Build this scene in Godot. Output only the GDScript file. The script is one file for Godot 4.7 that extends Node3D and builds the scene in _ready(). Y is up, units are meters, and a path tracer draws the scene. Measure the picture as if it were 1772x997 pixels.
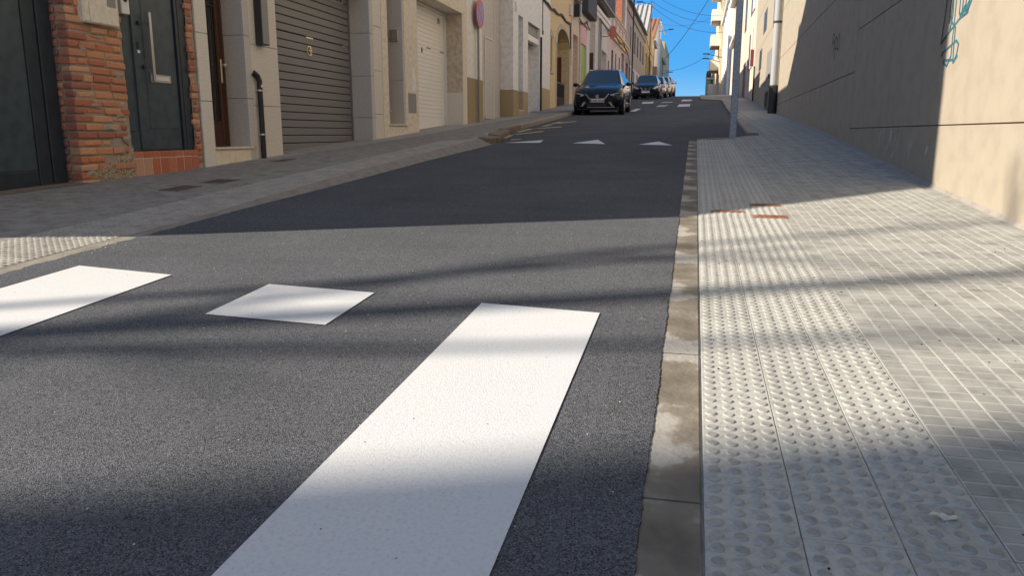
extends Node3D
# A street climbing a hill. x is across the street (right positive), the street runs along -z; s = -z is the distance up the hill.

const XF := -6.15          # street face of the left row of houses
var M := {}                # materials
var used := {}             # names already taken
var rng := RandomNumberGenerator.new()

# ------------------------------------------------------------------ mesh building
class MB:
	var st := SurfaceTool.new()
	var o := Vector3.ZERO
	var count := 0
	var col = null
	func _init(origin := Vector3.ZERO):
		o = origin
		st.begin(Mesh.PRIMITIVE_TRIANGLES)
	func v(p: Vector3, n: Vector3):
		if col != null:
			st.set_color(col)
		st.set_normal(n)
		st.add_vertex(p - o)
		count += 1
	func tri(a: Vector3, b: Vector3, c: Vector3):
		var n := (b - a).cross(c - a)
		if n.length() < 1e-12:
			return
		n = n.normalized()
		v(a, n); v(c, n); v(b, n)
	func quad(a: Vector3, b: Vector3, c: Vector3, d: Vector3):   # counter-clockwise seen from outside
		var n := (c - a).cross(d - b)
		if n.length() < 1e-12:
			return
		n = n.normalized()
		v(a, n); v(c, n); v(b, n)
		v(a, n); v(d, n); v(c, n)
	func quad_out(a: Vector3, b: Vector3, c: Vector3, d: Vector3, ctr: Vector3):
		var n := (c - a).cross(d - b)
		if n.dot((a + b + c + d) * 0.25 - ctr) < 0.0:
			quad(a, d, c, b)
		else:
			quad(a, b, c, d)
	func tri_out(a: Vector3, b: Vector3, c: Vector3, ctr: Vector3):
		if (b - a).cross(c - a).dot((a + b + c) / 3.0 - ctr) < 0.0:
			tri(a, c, b)
		else:
			tri(a, b, c)
	func smooth_quad(a, b, c, d, na, nb, nc, nd):   # normals given; winding follows them
		var n: Vector3 = (c - a).cross(d - b)
		if n.dot(na + nb + nc + nd) < 0.0:
			v(a, na); v(b, nb); v(c, nc); v(a, na); v(c, nc); v(d, nd)
		else:
			v(a, na); v(c, nc); v(b, nb); v(a, na); v(d, nd); v(c, nc)
	func box(a: Vector3, b: Vector3, ch := 0.0, xf := Transform3D.IDENTITY):
		var lo := Vector3(min(a.x, b.x), min(a.y, b.y), min(a.z, b.z))
		var hi := Vector3(max(a.x, b.x), max(a.y, b.y), max(a.z, b.z))
		var ctr := xf * ((lo + hi) * 0.5)
		var mid := (lo + hi) * 0.5
		var h := (hi - lo) * 0.5
		var e: float = min(ch, min(h.x, min(h.y, h.z)) * 0.9)
		for ax in 3:
			var b1 := (ax + 1) % 3
			var b2 := (ax + 2) % 3
			for sg in [-1.0, 1.0]:
				var q := []
				for k in [[-1.0, -1.0], [1.0, -1.0], [1.0, 1.0], [-1.0, 1.0]]:
					var p := Vector3.ZERO
					p[ax] = sg * h[ax]
					p[b1] = k[0] * (h[b1] - e)
					p[b2] = k[1] * (h[b2] - e)
					q.append(xf * (mid + p))
				quad_out(q[0], q[1], q[2], q[3], ctr)
			if e > 0.0:
				for s1 in [-1.0, 1.0]:
					for s2 in [-1.0, 1.0]:
						var q := []
						for k in [[-1.0, true], [1.0, true], [1.0, false], [-1.0, false]]:
							var p := Vector3.ZERO
							p[ax] = k[0] * (h[ax] - e)
							p[b1] = s1 * (h[b1] - (0.0 if k[1] else e))
							p[b2] = s2 * (h[b2] - (e if k[1] else 0.0))
							q.append(xf * (mid + p))
						quad_out(q[0], q[1], q[2], q[3], ctr)
		if e > 0.0:
			for sx in [-1.0, 1.0]:
				for sy in [-1.0, 1.0]:
					for sz in [-1.0, 1.0]:
						var sv := Vector3(sx, sy, sz)
						var t := []
						for ax in 3:
							var p := (h - Vector3(e, e, e)) * sv
							p[ax] = h[ax] * sv[ax]
							t.append(xf * (mid + p))
						tri_out(t[0], t[1], t[2], ctr)
	func tube(p: Vector3, q: Vector3, r0: float, r1: float, n := 10, caps := true):
		var d := (q - p).normalized()
		var u := d.cross(Vector3.UP if abs(d.y) < 0.9 else Vector3.RIGHT).normalized()
		var w := d.cross(u)
		for i in n:
			var a0 := TAU * i / n
			var a1 := TAU * (i + 1) / n
			var n0 := u * cos(a0) + w * sin(a0)
			var n1 := u * cos(a1) + w * sin(a1)
			smooth_quad(p + n0 * r0, p + n1 * r0, q + n1 * r1, q + n0 * r1, n0, n1, n1, n0)
			if caps:
				tri_out(p, p + n0 * r0, p + n1 * r0, (p + q) * 0.5)
				tri_out(q, q + n0 * r1, q + n1 * r1, (p + q) * 0.5)
	func path(pts: Array, r: float, n := 8):
		for i in pts.size() - 1:
			tube(pts[i], pts[i + 1], r, r, n, i == 0 or i == pts.size() - 2)
			if i > 0:
				ball(pts[i], r, 6, n)
	func ball(c: Vector3, r: float, rows := 6, n := 8, sc := Vector3.ONE):
		for j in rows:
			var t0 := PI * j / rows
			var t1 := PI * (j + 1) / rows
			for i in n:
				var a0 := TAU * i / n
				var a1 := TAU * (i + 1) / n
				var k := []
				for pr in [[t0, a0], [t0, a1], [t1, a1], [t1, a0]]:
					k.append(Vector3(sin(pr[0]) * cos(pr[1]), cos(pr[0]), sin(pr[0]) * sin(pr[1])))
				smooth_quad(c + k[0] * r * sc, c + k[1] * r * sc, c + k[2] * r * sc, c + k[3] * r * sc, k[0], k[1], k[2], k[3])
	func prism(poly: Array, f: Callable, d0: float, d1: float):   # poly: Vector2 outline; f(u, v, d) gives the point
		var c2 := Vector2.ZERO
		for p in poly:
			c2 += p
		c2 /= poly.size()
		var ctr: Vector3 = f.call(c2.x, c2.y, (d0 + d1) * 0.5)
		var pk := PackedVector2Array(poly)
		var idx := Geometry2D.triangulate_polygon(pk)
		var n0: Vector3 = (f.call(c2.x, c2.y, d0) - ctr)
		for k in range(0, idx.size(), 3):
			for d in [d0, d1]:
				var a: Vector3 = f.call(pk[idx[k]].x, pk[idx[k]].y, d)
				var b: Vector3 = f.call(pk[idx[k + 1]].x, pk[idx[k + 1]].y, d)
				var c: Vector3 = f.call(pk[idx[k + 2]].x, pk[idx[k + 2]].y, d)
				var nn := n0 if d == d0 else -n0
				if (b - a).cross(c - a).dot(nn) < 0.0:
					tri(a, c, b)
				else:
					tri(a, b, c)
		var ccw := not Geometry2D.is_polygon_clockwise(pk)
		for i in poly.size():
			var p: Vector2 = poly[i]
			var q: Vector2 = poly[(i + 1) % poly.size()]
			var nrm := (q - p).orthogonal() * (1.0 if not ccw else -1.0)
			var m := (p + q) * 0.5
			var a: Vector3 = f.call(p.x, p.y, d0)
			var b: Vector3 = f.call(q.x, q.y, d0)
			var c: Vector3 = f.call(q.x, q.y, d1)
			var d: Vector3 = f.call(p.x, p.y, d1)
			var mo: Vector3 = f.call(m.x, m.y, (d0 + d1) * 0.5)
			var eps: float = (q - p).length() * 0.01 + 0.0005
			var inside := Geometry2D.is_point_in_polygon(m + nrm.normalized() * eps, pk)
			var dirn := nrm.normalized() * (-eps if inside else eps)
			var outp: Vector3 = f.call(m.x + dirn.x, m.y + dirn.y, (d0 + d1) * 0.5)
			quad_out(a, b, c, d, mo - (outp - mo) * 10.0)
	func mesh() -> ArrayMesh:
		return st.commit()

func numbered(called: String, parent: Node) -> String:
	var key := str(parent.get_instance_id()) + called
	var n: int = used.get(key, 0)
	used[key] = n + 1
	return called if n == 0 else "%s_%03d" % [called, n]

func obj(called: String, mb, mat, parent: Node = null, at := Vector3.ZERO) -> MeshInstance3D:
	var p: Node = self if parent == null else parent
	var o := MeshInstance3D.new()
	o.mesh = mb.mesh() if mb is MB else mb
	o.name = numbered(called, p)
	if mat != null:
		o.material_override = mat
	o.position = at
	p.add_child(o, true)
	return o

func thing(called: String, label: String, category: String, at: Vector3, group := "") -> Node3D:
	var o := Node3D.new()
	o.name = numbered(called, self)
	add_child(o, true)
	o.position = at
	tag(o, label, category, group)
	return o

func tag(o: Node, label: String, category: String, group := ""):
	o.set_meta("label", label)
	o.set_meta("category", category)
	if group != "":
		o.set_meta("group", group)

func struct(o: Node, label := "") -> Node:
	o.set_meta("kind", "structure")
	if label != "":
		o.set_meta("label", label)
	return o

# ------------------------------------------------------------------ the lie of the land
func lerp_table(t: Array, x: float) -> float:
	if x <= t[0][0]:
		return t[0][1]
	for i in range(1, t.size()):
		if x <= t[i][0]:
			var k: float = (x - t[i - 1][0]) / (t[i][0] - t[i - 1][0])
			return lerp(float(t[i - 1][1]), float(t[i][1]), k)
	return t[-1][1]

func gs(s: float) -> float:      # the road surface
	var y: float = 0.0552 * min(s, 66.0) + 0.22 * smoothstep(28.0, 50.0, s)
	if s < -14.0:
		y = 0.0552 * -14.0 + (s + 14.0) * 0.01
	if s > 66.0:
		var t: float = min(s - 66.0, 30.0)
		y += 0.0552 * t - 0.5 * 0.0035 * t * t
		if s > 96.0:
			y -= 0.0498 * (min(s, 190.0) - 96.0)
	return y

const KERB_OFF := [[3.0, 0.0], [5.0, 0.0], [5.9, 0.015], [8.0, 0.053], [13.9, 0.096], [20.0, 0.11]]
const FACADE_OFF := [[5.0, 0.075], [6.8, 0.045], [8.0, 0.015], [9.0, 0.0], [15.0, -0.01], [20.0, 0.01], [26.0, 0.0], [33.0, 0.07], [40.0, 0.07]]
func kerb_left(s: float) -> float:
	return lerp_table([[14.2, -3.73], [16.0, -4.02], [20.0, -4.1], [28.0, -4.36], [60.0, -4.4]], s)
func left_y(x: float, s: float) -> float:
	var k := kerb_left(s)
	var t := clampf((k - x) / (k - XF), 0.0, 1.0)
	return gs(s) + lerp(lerp_table(KERB_OFF, s), lerp_table(FACADE_OFF, s), t)
func wall_x(s: float) -> float:
	return 2.06 + 0.019 * s
func right_y(x: float, s: float) -> float:
	var t := clampf((x - 0.06) / (wall_x(s) - 0.06), 0.0, 1.0)
	var off: float = lerp(0.0, lerp_table([[8.0, 0.0], [12.7, 0.05], [16.0, 0.08]], s), t)
	off = lerp(off, 0.08, smoothstep(15.0, 17.0, s))
	return gs(s) + off
func bay_edge(s: float) -> float:   # kerb line of the right-hand pavement where the parking bay cuts into it
	return lerp_table([[14.7, 0.1], [15.45, 1.0], [24.0, 1.14], [44.0, 1.38], [46.5, 0.3], [60.0, 0.3]], s)

func ground_basis(fy: Callable, x: float, s: float) -> Basis:
	var e := 0.1
	var dx := Vector3(2 * e, fy.call(x + e, s) - fy.call(x - e, s), 0).normalized()
	var dz := Vector3(0, fy.call(x, s - e) - fy.call(x, s + e), 2 * e).normalized()
	var up := dz.cross(dx).normalized()
	return Basis(up.cross(dz).normalized(), up, dz)

# ------------------------------------------------------------------ materials
func lin(r: float, g: float, b: float) -> Color:
	return Color(r, g, b).linear_to_srgb()

func noise_tex(size: int, freq: float, kind: int, ramp: Array, seed_: int, oct := 4, ret := -1, gain := 0.5) -> NoiseTexture2D:
	var n := FastNoiseLite.new()
	n.noise_type = kind
	n.frequency = freq
	n.seed = seed_
	n.fractal_octaves = oct
	n.fractal_gain = gain
	if oct <= 1:
		n.fractal_type = FastNoiseLite.FRACTAL_NONE
	if ret >= 0:
		n.cellular_return_type = ret
	var t := NoiseTexture2D.new()
	t.width = size
	t.height = size
	t.seamless = true
	t.generate_mipmaps = false
	t.noise = n
	if ramp.size() > 0:
		var g := Gradient.new()
		var offs := PackedFloat32Array()
		var cols := PackedColorArray()
		for r in ramp:
			offs.append(r[0])
			var c = r[1]
			cols.append(Color(c, c, c).linear_to_srgb() if c is float else Color(c[0], c[1], c[2]).linear_to_srgb())
		g.offsets = offs
		g.colors = cols
		t.color_ramp = g
	return t

func mat(c: Color, rough := 0.8, metal := 0.0) -> StandardMaterial3D:
	var m := StandardMaterial3D.new()
	m.albedo_color = c
	m.roughness = rough
	m.metallic = metal
	return m

func textured(c: Color, rough: float, tex, metres: float, bump = null, bump_cm := 0.3, local := false) -> StandardMaterial3D:
	var m := mat(c, rough)
	m.uv1_triplanar = true
	m.uv1_world_triplanar = not local
	m.uv1_triplanar_sharpness = 4.0
	m.uv1_scale = Vector3.ONE / metres
	if tex != null:
		m.albedo_texture = tex
	if bump != null:
		m.heightmap_enabled = true
		m.heightmap_texture = bump
		m.heightmap_scale = bump_cm
	return m

func make_materials():
	var P := FastNoiseLite.TYPE_PERLIN
	var S := FastNoiseLite.TYPE_SIMPLEX_SMOOTH
	var C := FastNoiseLite.TYPE_CELLULAR
	var V := FastNoiseLite.TYPE_VALUE
	# shared textures (values multiply the base colour)
	var blotch := noise_tex(512, 0.012, S, [[0.2, 0.72], [0.5, 0.9], [0.8, 1.0]], 11, 5)
	var grain := noise_tex(512, 0.11, S, [[0.15, 0.62], [0.5, 0.88], [0.85, 1.0]], 12, 4, -1, 0.7)
	var rough_h := noise_tex(512, 0.09, S, [], 13, 4, -1, 0.7)
	var stucco_h := noise_tex(512, 0.16, S, [], 14, 3)
	var aggregate := noise_tex(1024, 0.17, C, [[0.0, 0.20], [0.35, 0.44], [0.65, 0.62], [0.93, 0.78], [0.97, 1.0], [1.0, 1.0]], 15, 1, FastNoiseLite.RETURN_CELL_VALUE)
	var aggregate_h := noise_tex(1024, 0.17, C, [[0.0, 1.0], [0.6, 0.3], [1.0, 0.0]], 15, 1, FastNoiseLite.RETURN_DISTANCE)
	var stone_t := noise_tex(512, 0.03, C, [[0.0, 0.7], [0.4, 0.86], [1.0, 1.0]], 16, 4, FastNoiseLite.RETURN_DISTANCE, 0.6)
	var tile_t := noise_tex(1024, 0.008, S, [[0.12, 0.66], [0.4, 0.86], [0.65, 0.97], [0.8, 1.0]], 17, 7, -1, 0.68)
	var dome_t := noise_tex(1024, 0.03, S, [[0.1, 0.66], [0.45, 0.9], [0.8, 1.0]], 18, 5, -1, 0.66)
	var paint_t := noise_tex(1024, 0.05, S, [[0.1, 0.72], [0.3, 0.93], [0.6, 1.0]], 19, 5, -1, 0.75)
	var kerb_t := noise_tex(512, 0.0055, S, [[0.0, [0.13, 0.115, 0.095]], [0.42, [0.22, 0.195, 0.16]], [0.47, [0.26, 0.235, 0.20]], [0.52, [0.34, 0.325, 0.30]], [1.0, [0.46, 0.445, 0.42]]], 31, 6, -1, 0.58)
	var rust_t := noise_tex(256, 0.03, S, [[0.0, [0.09, 0.045, 0.03]], [0.5, [0.25, 0.12, 0.075]], [1.0, [0.42, 0.25, 0.16]]], 23, 5, -1, 0.7)
	var wood_t := noise_tex(256, 0.03, S, [[0.0, 0.5], [1.0, 1.0]], 24, 4)
	var plaster_t := noise_tex(512, 0.03, S, [[0.25, [0.2, 0.15, 0.11]], [0.45, [0.42, 0.34, 0.25]], [0.62, [0.52, 0.44, 0.33]], [0.8, [0.5, 0.3, 0.18]]], 25, 5, -1, 0.65)
	var brick_t := noise_tex(512, 0.045, S, [[0.15, 0.42], [0.4, 0.8], [0.7, 1.0]], 26, 5, -1, 0.68)
	var streak_t := noise_tex(512, 0.02, S, [[0.2, 0.84], [0.55, 0.97], [0.8, 1.0]], 27, 5, -1, 0.6)

	var plaster_grey := noise_tex(256, 0.05, S, [[0.2, 0.6], [0.7, 1.0]], 43, 4)
	M.asphalt = textured(lin(0.228, 0.238, 0.262), 0.95, aggregate, 0.55, aggregate_h, 0.35)
	M.asphalt.vertex_color_use_as_albedo = true
	M.asphalt.metallic_specular = 0.08
	M.road_paint = textured(lin(0.61, 0.62, 0.63), 0.62, paint_t, 0.9, aggregate_h, 0.10)
	M.road_paint_worn = textured(lin(0.42, 0.42, 0.43), 0.7, paint_t, 0.9, aggregate_h, 0.2)
	M.yellow_paint = textured(lin(0.52, 0.41, 0.19), 0.7, paint_t, 0.9, aggregate_h, 0.2)
	M.tile = textured(lin(0.475, 0.470, 0.440), 0.82, tile_t, 1.7, rough_h, 0.05)
	M.tile.vertex_color_use_as_albedo = true
	M.tile.metallic_specular = 0.2
	M.tile_joint = textured(lin(0.34, 0.33, 0.30), 0.95, tile_t, 1.3)
	M.tile_left = textured(lin(0.385, 0.365, 0.335), 0.85, tile_t, 1.7, rough_h, 0.05)  # darker, warmer tile colour for the left pavement
	M.tile_left.vertex_color_use_as_albedo = true
	M.tile_left.metallic_specular = 0.15
	M.dome_left = textured(lin(0.42, 0.40, 0.365), 0.85, tile_t, 1.7, rough_h, 0.05)  # slightly darker blister tile colour for the left pavement
	M.dome_left.vertex_color_use_as_albedo = true
	M.dome_left.metallic_specular = 0.15
	M.dome = textured(lin(0.47, 0.465, 0.435), 0.8, dome_t, 1.1, rough_h, 0.05)
	M.dome.vertex_color_use_as_albedo = true
	M.dome.metallic_specular = 0.2
	M.concrete = textured(lin(0.32, 0.29, 0.26), 0.88, tile_t, 1.5, rough_h, 0.2)
	M.kerb = textured(Color.WHITE, 0.97, kerb_t, 1.6, rough_h, 0.25)
	M.kerb.metallic_specular = 0.15
	M.kerb_dark = textured(lin(0.26, 0.235, 0.20), 0.85, tile_t, 1.3, rough_h, 0.15)
	M.broken = textured(lin(0.27, 0.21, 0.16), 0.95, brick_t, 0.7, rough_h, 0.8)
	M.rust = textured(Color.WHITE, 0.85, rust_t, 0.3, rough_h, 0.2)
	M.rust_dark = textured(lin(0.13, 0.095, 0.075), 0.85, blotch, 0.3, rough_h, 0.2)
	M.earth = textured(lin(0.22, 0.19, 0.15), 0.95, blotch, 6.0)

	var wall_t := noise_tex(512, 0.007, S, [[0.2, 0.90], [0.5, 0.97], [0.8, 1.0]], 41, 5, -1, 0.5)
	var stipple_h := noise_tex(512, 0.2, S, [], 42, 2)
	M.panel_wall = textured(lin(0.40, 0.348, 0.275), 0.9, wall_t, 1.5, stipple_h, 0.13)
	M.panel_wall_patch = textured(lin(0.40, 0.345, 0.285), 0.9, wall_t, 1.5, stipple_h, 0.1)
	M.panel_gap = mat(lin(0.22, 0.16, 0.12), 0.95)
	M.peach_wall = textured(lin(0.68, 0.56, 0.46), 0.9, streak_t, 2.0, stucco_h, 0.2)
	M.pink_wall = textured(lin(0.68, 0.57, 0.54), 0.9, streak_t, 2.0, stucco_h, 0.2)
	M.pale_wall = textured(lin(0.70, 0.67, 0.64), 0.9, streak_t, 2.0, stucco_h, 0.2)
	M.white_wall = textured(lin(0.88, 0.88, 0.89), 0.88, streak_t, 2.2, stucco_h, 0.15)
	M.white_wall_warm = textured(lin(0.86, 0.83, 0.78), 0.88, streak_t, 2.2, stucco_h, 0.15)
	M.cream_wall = textured(lin(0.74, 0.59, 0.36), 0.9, streak_t, 2.0, stucco_h, 0.2)
	M.brown_wall = textured(lin(0.44, 0.35, 0.29), 0.92, streak_t, 3.0, stucco_h, 0.3)
	M.yellow_wall = textured(lin(0.56, 0.44, 0.25), 0.9, streak_t, 3.0, stucco_h, 0.3)
	M.ochre = textured(lin(0.52, 0.40, 0.23), 0.95, grain, 0.5, rough_h, 1.2)
	M.ochre_smooth = textured(lin(0.52, 0.41, 0.25), 0.95, streak_t, 1.4, stucco_h, 0.3)
	M.beige_stone = textured(lin(0.80, 0.74, 0.66), 0.6, stone_t, 0.5, rough_h, 0.05)
	M.pale_stone = textured(lin(0.83, 0.79, 0.73), 0.6, stone_t, 0.4, rough_h, 0.05)
	M.grey_stone = textured(lin(0.64, 0.61, 0.58), 0.65, stone_t, 0.45, rough_h, 0.06)
	M.sand_render = textured(lin(0.82, 0.73, 0.60), 0.9, streak_t, 1.5, stucco_h, 0.2)
	M.sand_reveal = textured(lin(0.62, 0.53, 0.42), 0.9, blotch, 1.2, stucco_h, 0.2)
	M.marble = textured(lin(0.80, 0.70, 0.58), 0.4, blotch, 0.7)
	M.mortar = textured(lin(0.54, 0.46, 0.38), 0.97, grain, 0.4, rough_h, 1.0)
	M.plaster_patch = textured(Color.WHITE, 0.97, plaster_t, 0.6, rough_h, 1.2)
	M.bricks = []
	for c in [[0.70, 0.27, 0.145], [0.78, 0.37, 0.20], [0.62, 0.22, 0.13], [0.50, 0.20, 0.14], [0.78, 0.43, 0.26], [0.68, 0.31, 0.19], [0.28, 0.155, 0.14]]:
		M.bricks.append(textured(lin(c[0], c[1], c[2]), 0.94, brick_t, 0.45, rough_h, 0.7))
	M.hollow_brick = textured(lin(0.56, 0.20, 0.11), 0.95, brick_t, 3.0, rough_h, 0.6)
	M.red_tiles = []
	for c in [[0.56, 0.18, 0.10], [0.62, 0.21, 0.12], [0.52, 0.16, 0.09]]:
		M.red_tiles.append(textured(lin(c[0], c[1], c[2]), 0.55, brick_t, 0.5))
	M.red_tile_worn = textured(lin(0.62, 0.36, 0.26), 0.8, brick_t, 0.3)
	M.grout = mat(lin(0.72, 0.63, 0.53), 0.95)
	M.gate = textured(lin(0.055, 0.080, 0.102), 0.38, blotch, 1.2)
	M.gate.metallic_specular = 0.5
	M.gate_frame = textured(lin(0.026, 0.040, 0.056), 0.4, blotch, 1.0)
	M.shutter = mat(lin(0.205, 0.20, 0.208), 0.5)
	M.white_door = mat(lin(0.88, 0.86, 0.83), 0.5)
	M.grey_gate = textured(lin(0.58, 0.55, 0.53), 0.55, streak_t, 1.5)
	M.dark_void = mat(lin(0.02, 0.019, 0.018), 0.9)
	M.black = mat(lin(0.02, 0.02, 0.021), 0.5)
	M.dark_metal = mat(lin(0.045, 0.047, 0.05), 0.4, 0.4)
	M.steel = mat(lin(0.62, 0.60, 0.56), 0.3, 0.9)
	M.galvanised = textured(lin(0.40, 0.42, 0.44), 0.45, blotch, 0.5)
	M.galvanised.metallic = 0.5
	M.brass = mat(lin(0.78, 0.66, 0.45), 0.35, 0.7)
	M.cabinet = textured(lin(0.78, 0.73, 0.62), 0.5, streak_t, 0.9)
	M.wood_dark = textured(lin(0.085, 0.03, 0.018), 0.45, wood_t, 0.4)
	M.wood_red = textured(lin(0.20, 0.06, 0.03), 0.5, wood_t, 0.4)
	M.glass = mat(lin(0.025, 0.028, 0.03), 0.06)
	M.glass.metallic_specular = 0.8
	M.window_dark = mat(lin(0.035, 0.032, 0.03), 0.25)
	M.downpipe = mat(lin(0.36, 0.37, 0.38), 0.5)
	M.zinc = textured(lin(0.30, 0.30, 0.29), 0.55, dome_t, 0.4)
	M.white_plastic = mat(lin(0.74, 0.74, 0.72), 0.5)
	M.sign_red = mat(lin(0.55, 0.06, 0.05), 0.45)
	M.sign_blue = mat(lin(0.16, 0.20, 0.60), 0.45)
	M.sign_dull_red = mat(lin(0.16, 0.03, 0.035), 0.6)
	M.sign_dark_red = mat(lin(0.30, 0.02, 0.02), 0.5)
	M.green_panel = mat(lin(0.26, 0.40, 0.045), 0.6)
	M.pink_panel = mat(lin(0.66, 0.36, 0.38), 0.6)
	M.awning_dark = mat(lin(0.055, 0.06, 0.075), 0.8)
	M.awning_green = mat(lin(0.22, 0.42, 0.38), 0.8)
	M.roof_sheet = textured(lin(0.50, 0.47, 0.43), 0.7, streak_t, 3.0)
	M.roof_tile = textured(lin(0.40, 0.17, 0.09), 0.9, brick_t, 2.5)
	M.roof_tile_pale = textured(lin(0.62, 0.52, 0.42), 0.9, brick_t, 2.5)
	M.balcony = textured(lin(0.78, 0.77, 0.74), 0.8, streak_t, 3.0)
	M.spray_blue = mat(lin(0.03, 0.14, 0.20), 0.7)
	M.spray_black = mat(lin(0.02, 0.02, 0.022), 0.6)
	M.smear = textured(lin(0.74, 0.70, 0.64), 0.9, plaster_grey, 0.25)
	M.scuff = mat(lin(0.32, 0.26, 0.20), 0.9)
	M.cable = mat(lin(0.03, 0.03, 0.032), 0.6)
	M.bark = textured(lin(0.22, 0.18, 0.13), 0.95, brick_t, 0.6, rough_h, 0.8)
	M.leaf_dry = mat(lin(0.62, 0.56, 0.44), 0.8)
	M.tyre = mat(lin(0.018, 0.018, 0.019), 0.8)
	M.rim = mat(lin(0.52, 0.53, 0.55), 0.28, 0.8)
	M.car_black = mat(lin(0.004, 0.007, 0.016), 0.10)
	M.car_black.metallic_specular = 0.45
	M.car_blue = mat(lin(0.006, 0.010, 0.03), 0.14)
	M.car_blue.metallic_specular = 0.45
	M.car_silver = mat(lin(0.50, 0.51, 0.52), 0.26, 0.6)
	M.car_silver.clearcoat_enabled = true
	M.car_white = mat(lin(0.66, 0.66, 0.65), 0.25)
	M.car_white.clearcoat_enabled = true
	M.car_glass = mat(lin(0.004, 0.010, 0.028), 0.03)
	M.car_glass.metallic_specular = 0.7
	M.car_plastic = mat(lin(0.016, 0.016, 0.017), 0.6)
	M.chrome = mat(lin(0.75, 0.76, 0.78), 0.12, 1.0)
	M.headlight = mat(lin(0.55, 0.56, 0.57), 0.1, 0.5)
	M.plate = mat(lin(0.82, 0.82, 0.80), 0.5)

# ------------------------------------------------------------------ ground, road, pavements
func sheet(mb: MB, xs: Callable, ss: Array, yf: Callable, shade = null):
	# xs(s) gives the row of x values at distance s
	var prev = null
	for s in ss:
		var row := []
		for x in xs.call(s):
			row.append(Vector3(x, yf.call(x, s), -s))
		if prev != null:
			for i in row.size() - 1:
				var q := [prev[i], prev[i + 1], row[i + 1], row[i]]
				var n: Vector3 = (q[2] - q[0]).cross(q[3] - q[1]).normalized()
				for k in [0, 2, 1, 0, 3, 2]:
					if shade != null:
						mb.col = shade.call(q[k].x, -q[k].z)
					mb.v(q[k], n)
		prev = row

func s_rows(parts: Array) -> Array:   # [from, to, step] runs joined into one list
	var out := []
	for p in parts:
		var s: float = p[0]
		while s < p[1] - 1e-4:
			out.append(s)
			s += p[2]
	out.append(parts[-1][1])
	return out

func asphalt_right(s: float, wob: FastNoiseLite) -> float:
	var e := -0.076 + wob.get_noise_1d(s * 3100.0) * 0.004 + wob.get_noise_1d(s * 800.0) * 0.003 + wob.get_noise_1d(s * 100.0 + 900.0) * 0.008
	if s > 14.6:
		e = bay_edge(s) - 0.005
	return e
func asphalt_left(s: float, wob: FastNoiseLite) -> float:
	var e := lerp_table([[6.0, -3.605], [9.0, -3.58], [12.5, -3.45], [14.0, -3.42], [15.4, -3.75], [16.2, -3.98], [20.0, -4.09], [28.0, -4.35], [60.0, -4.39]], s)
	return e + wob.get_noise_1d(s * 500.0 + 300.0) * 0.03

func build_ground():
	var wob := FastNoiseLite.new()
	wob.seed = 5
	wob.frequency = 0.02
	var big := FastNoiseLite.new()
	big.seed = 8
	big.frequency = 0.5
	# land under and around everything
	var g := MB.new()
	sheet(g, func(_s): return [-400.0, -60.0, -20.0, -8.0, 0.0, 8.0, 20.0, 60.0, 400.0], s_rows([[-400.0, -20.0, 60.0], [-20.0, 140.0, 4.0], [140.0, 800.0, 60.0]]), func(_x, s): return gs(s) - 0.30)
	struct(obj("ground", g, M.earth))
	# asphalt
	var shade := func(x, s):
		var k: float = 0.92 + 0.15 * big.get_noise_2d(x * 2.0, s * 1.2) + 0.08 * big.get_noise_2d(x * 9.0, s * 9.0)
		return Color(k, k, k)
	var road := MB.new()
	var xs := func(s):
		var l := asphalt_left(s, wob)
		var r := asphalt_right(s, wob)
		if s < 0.4:
			l = -16.0
		var out := [l]
		for i in 9:
			out.append(lerp(l, r, (i + 1) / 10.0))
		out.append(r)
		return out
	sheet(road, xs, s_rows([[-14.0, 0.4, 0.4], [0.401, 0.8, 0.1], [0.8, 5.0, 0.012], [5.0, 14.4, 0.05], [14.4, 16.4, 0.04], [16.4, 60.0, 0.4], [60.0, 150.0, 1.5]]), func(_x, s): return gs(s), shade)
	# the cut edge of the asphalt against the kerb
	var last = null
	for s in s_rows([[0.4, 5.0, 0.012], [5.0, 14.4, 0.05]]):
		var p := Vector3(asphalt_right(s, wob), gs(s), -s)
		if last != null:
			var dn := Vector3(0.004, -0.03, 0)
			road.col = Color(0.8, 0.8, 0.8)
			road.quad(last, last + dn, p + dn, p)
		last = p
	struct(obj("road", road, M.asphalt))

	build_markings()
	build_kerbs()
	build_pavements()

func ground_poly(called: String, pts: Array, m, up: float, parent: Node = null, nx := 2, ns := 6):
	# a four-cornered sheet of paint: pts are (x, s) corners in order round it
	var mb := MB.new()
	for i in ns:
		for j in nx:
			var q := []
			for k in [[j, i], [j + 1, i], [j + 1, i + 1], [j, i + 1]]:
				var a: float = float(k[0]) / nx
				var b: float = float(k[1]) / ns
				var p: Vector2 = (pts[0].lerp(pts[1], a)).lerp(pts[3].lerp(pts[2], a), b)
				q.append(Vector3(p.x, gs(p.y) + up, -p.y))
			mb.quad(q[0], q[1], q[2], q[3])
	return obj(called, mb, m, parent)

func v2(x, y) -> Vector2:
	return Vector2(x, y)

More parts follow.
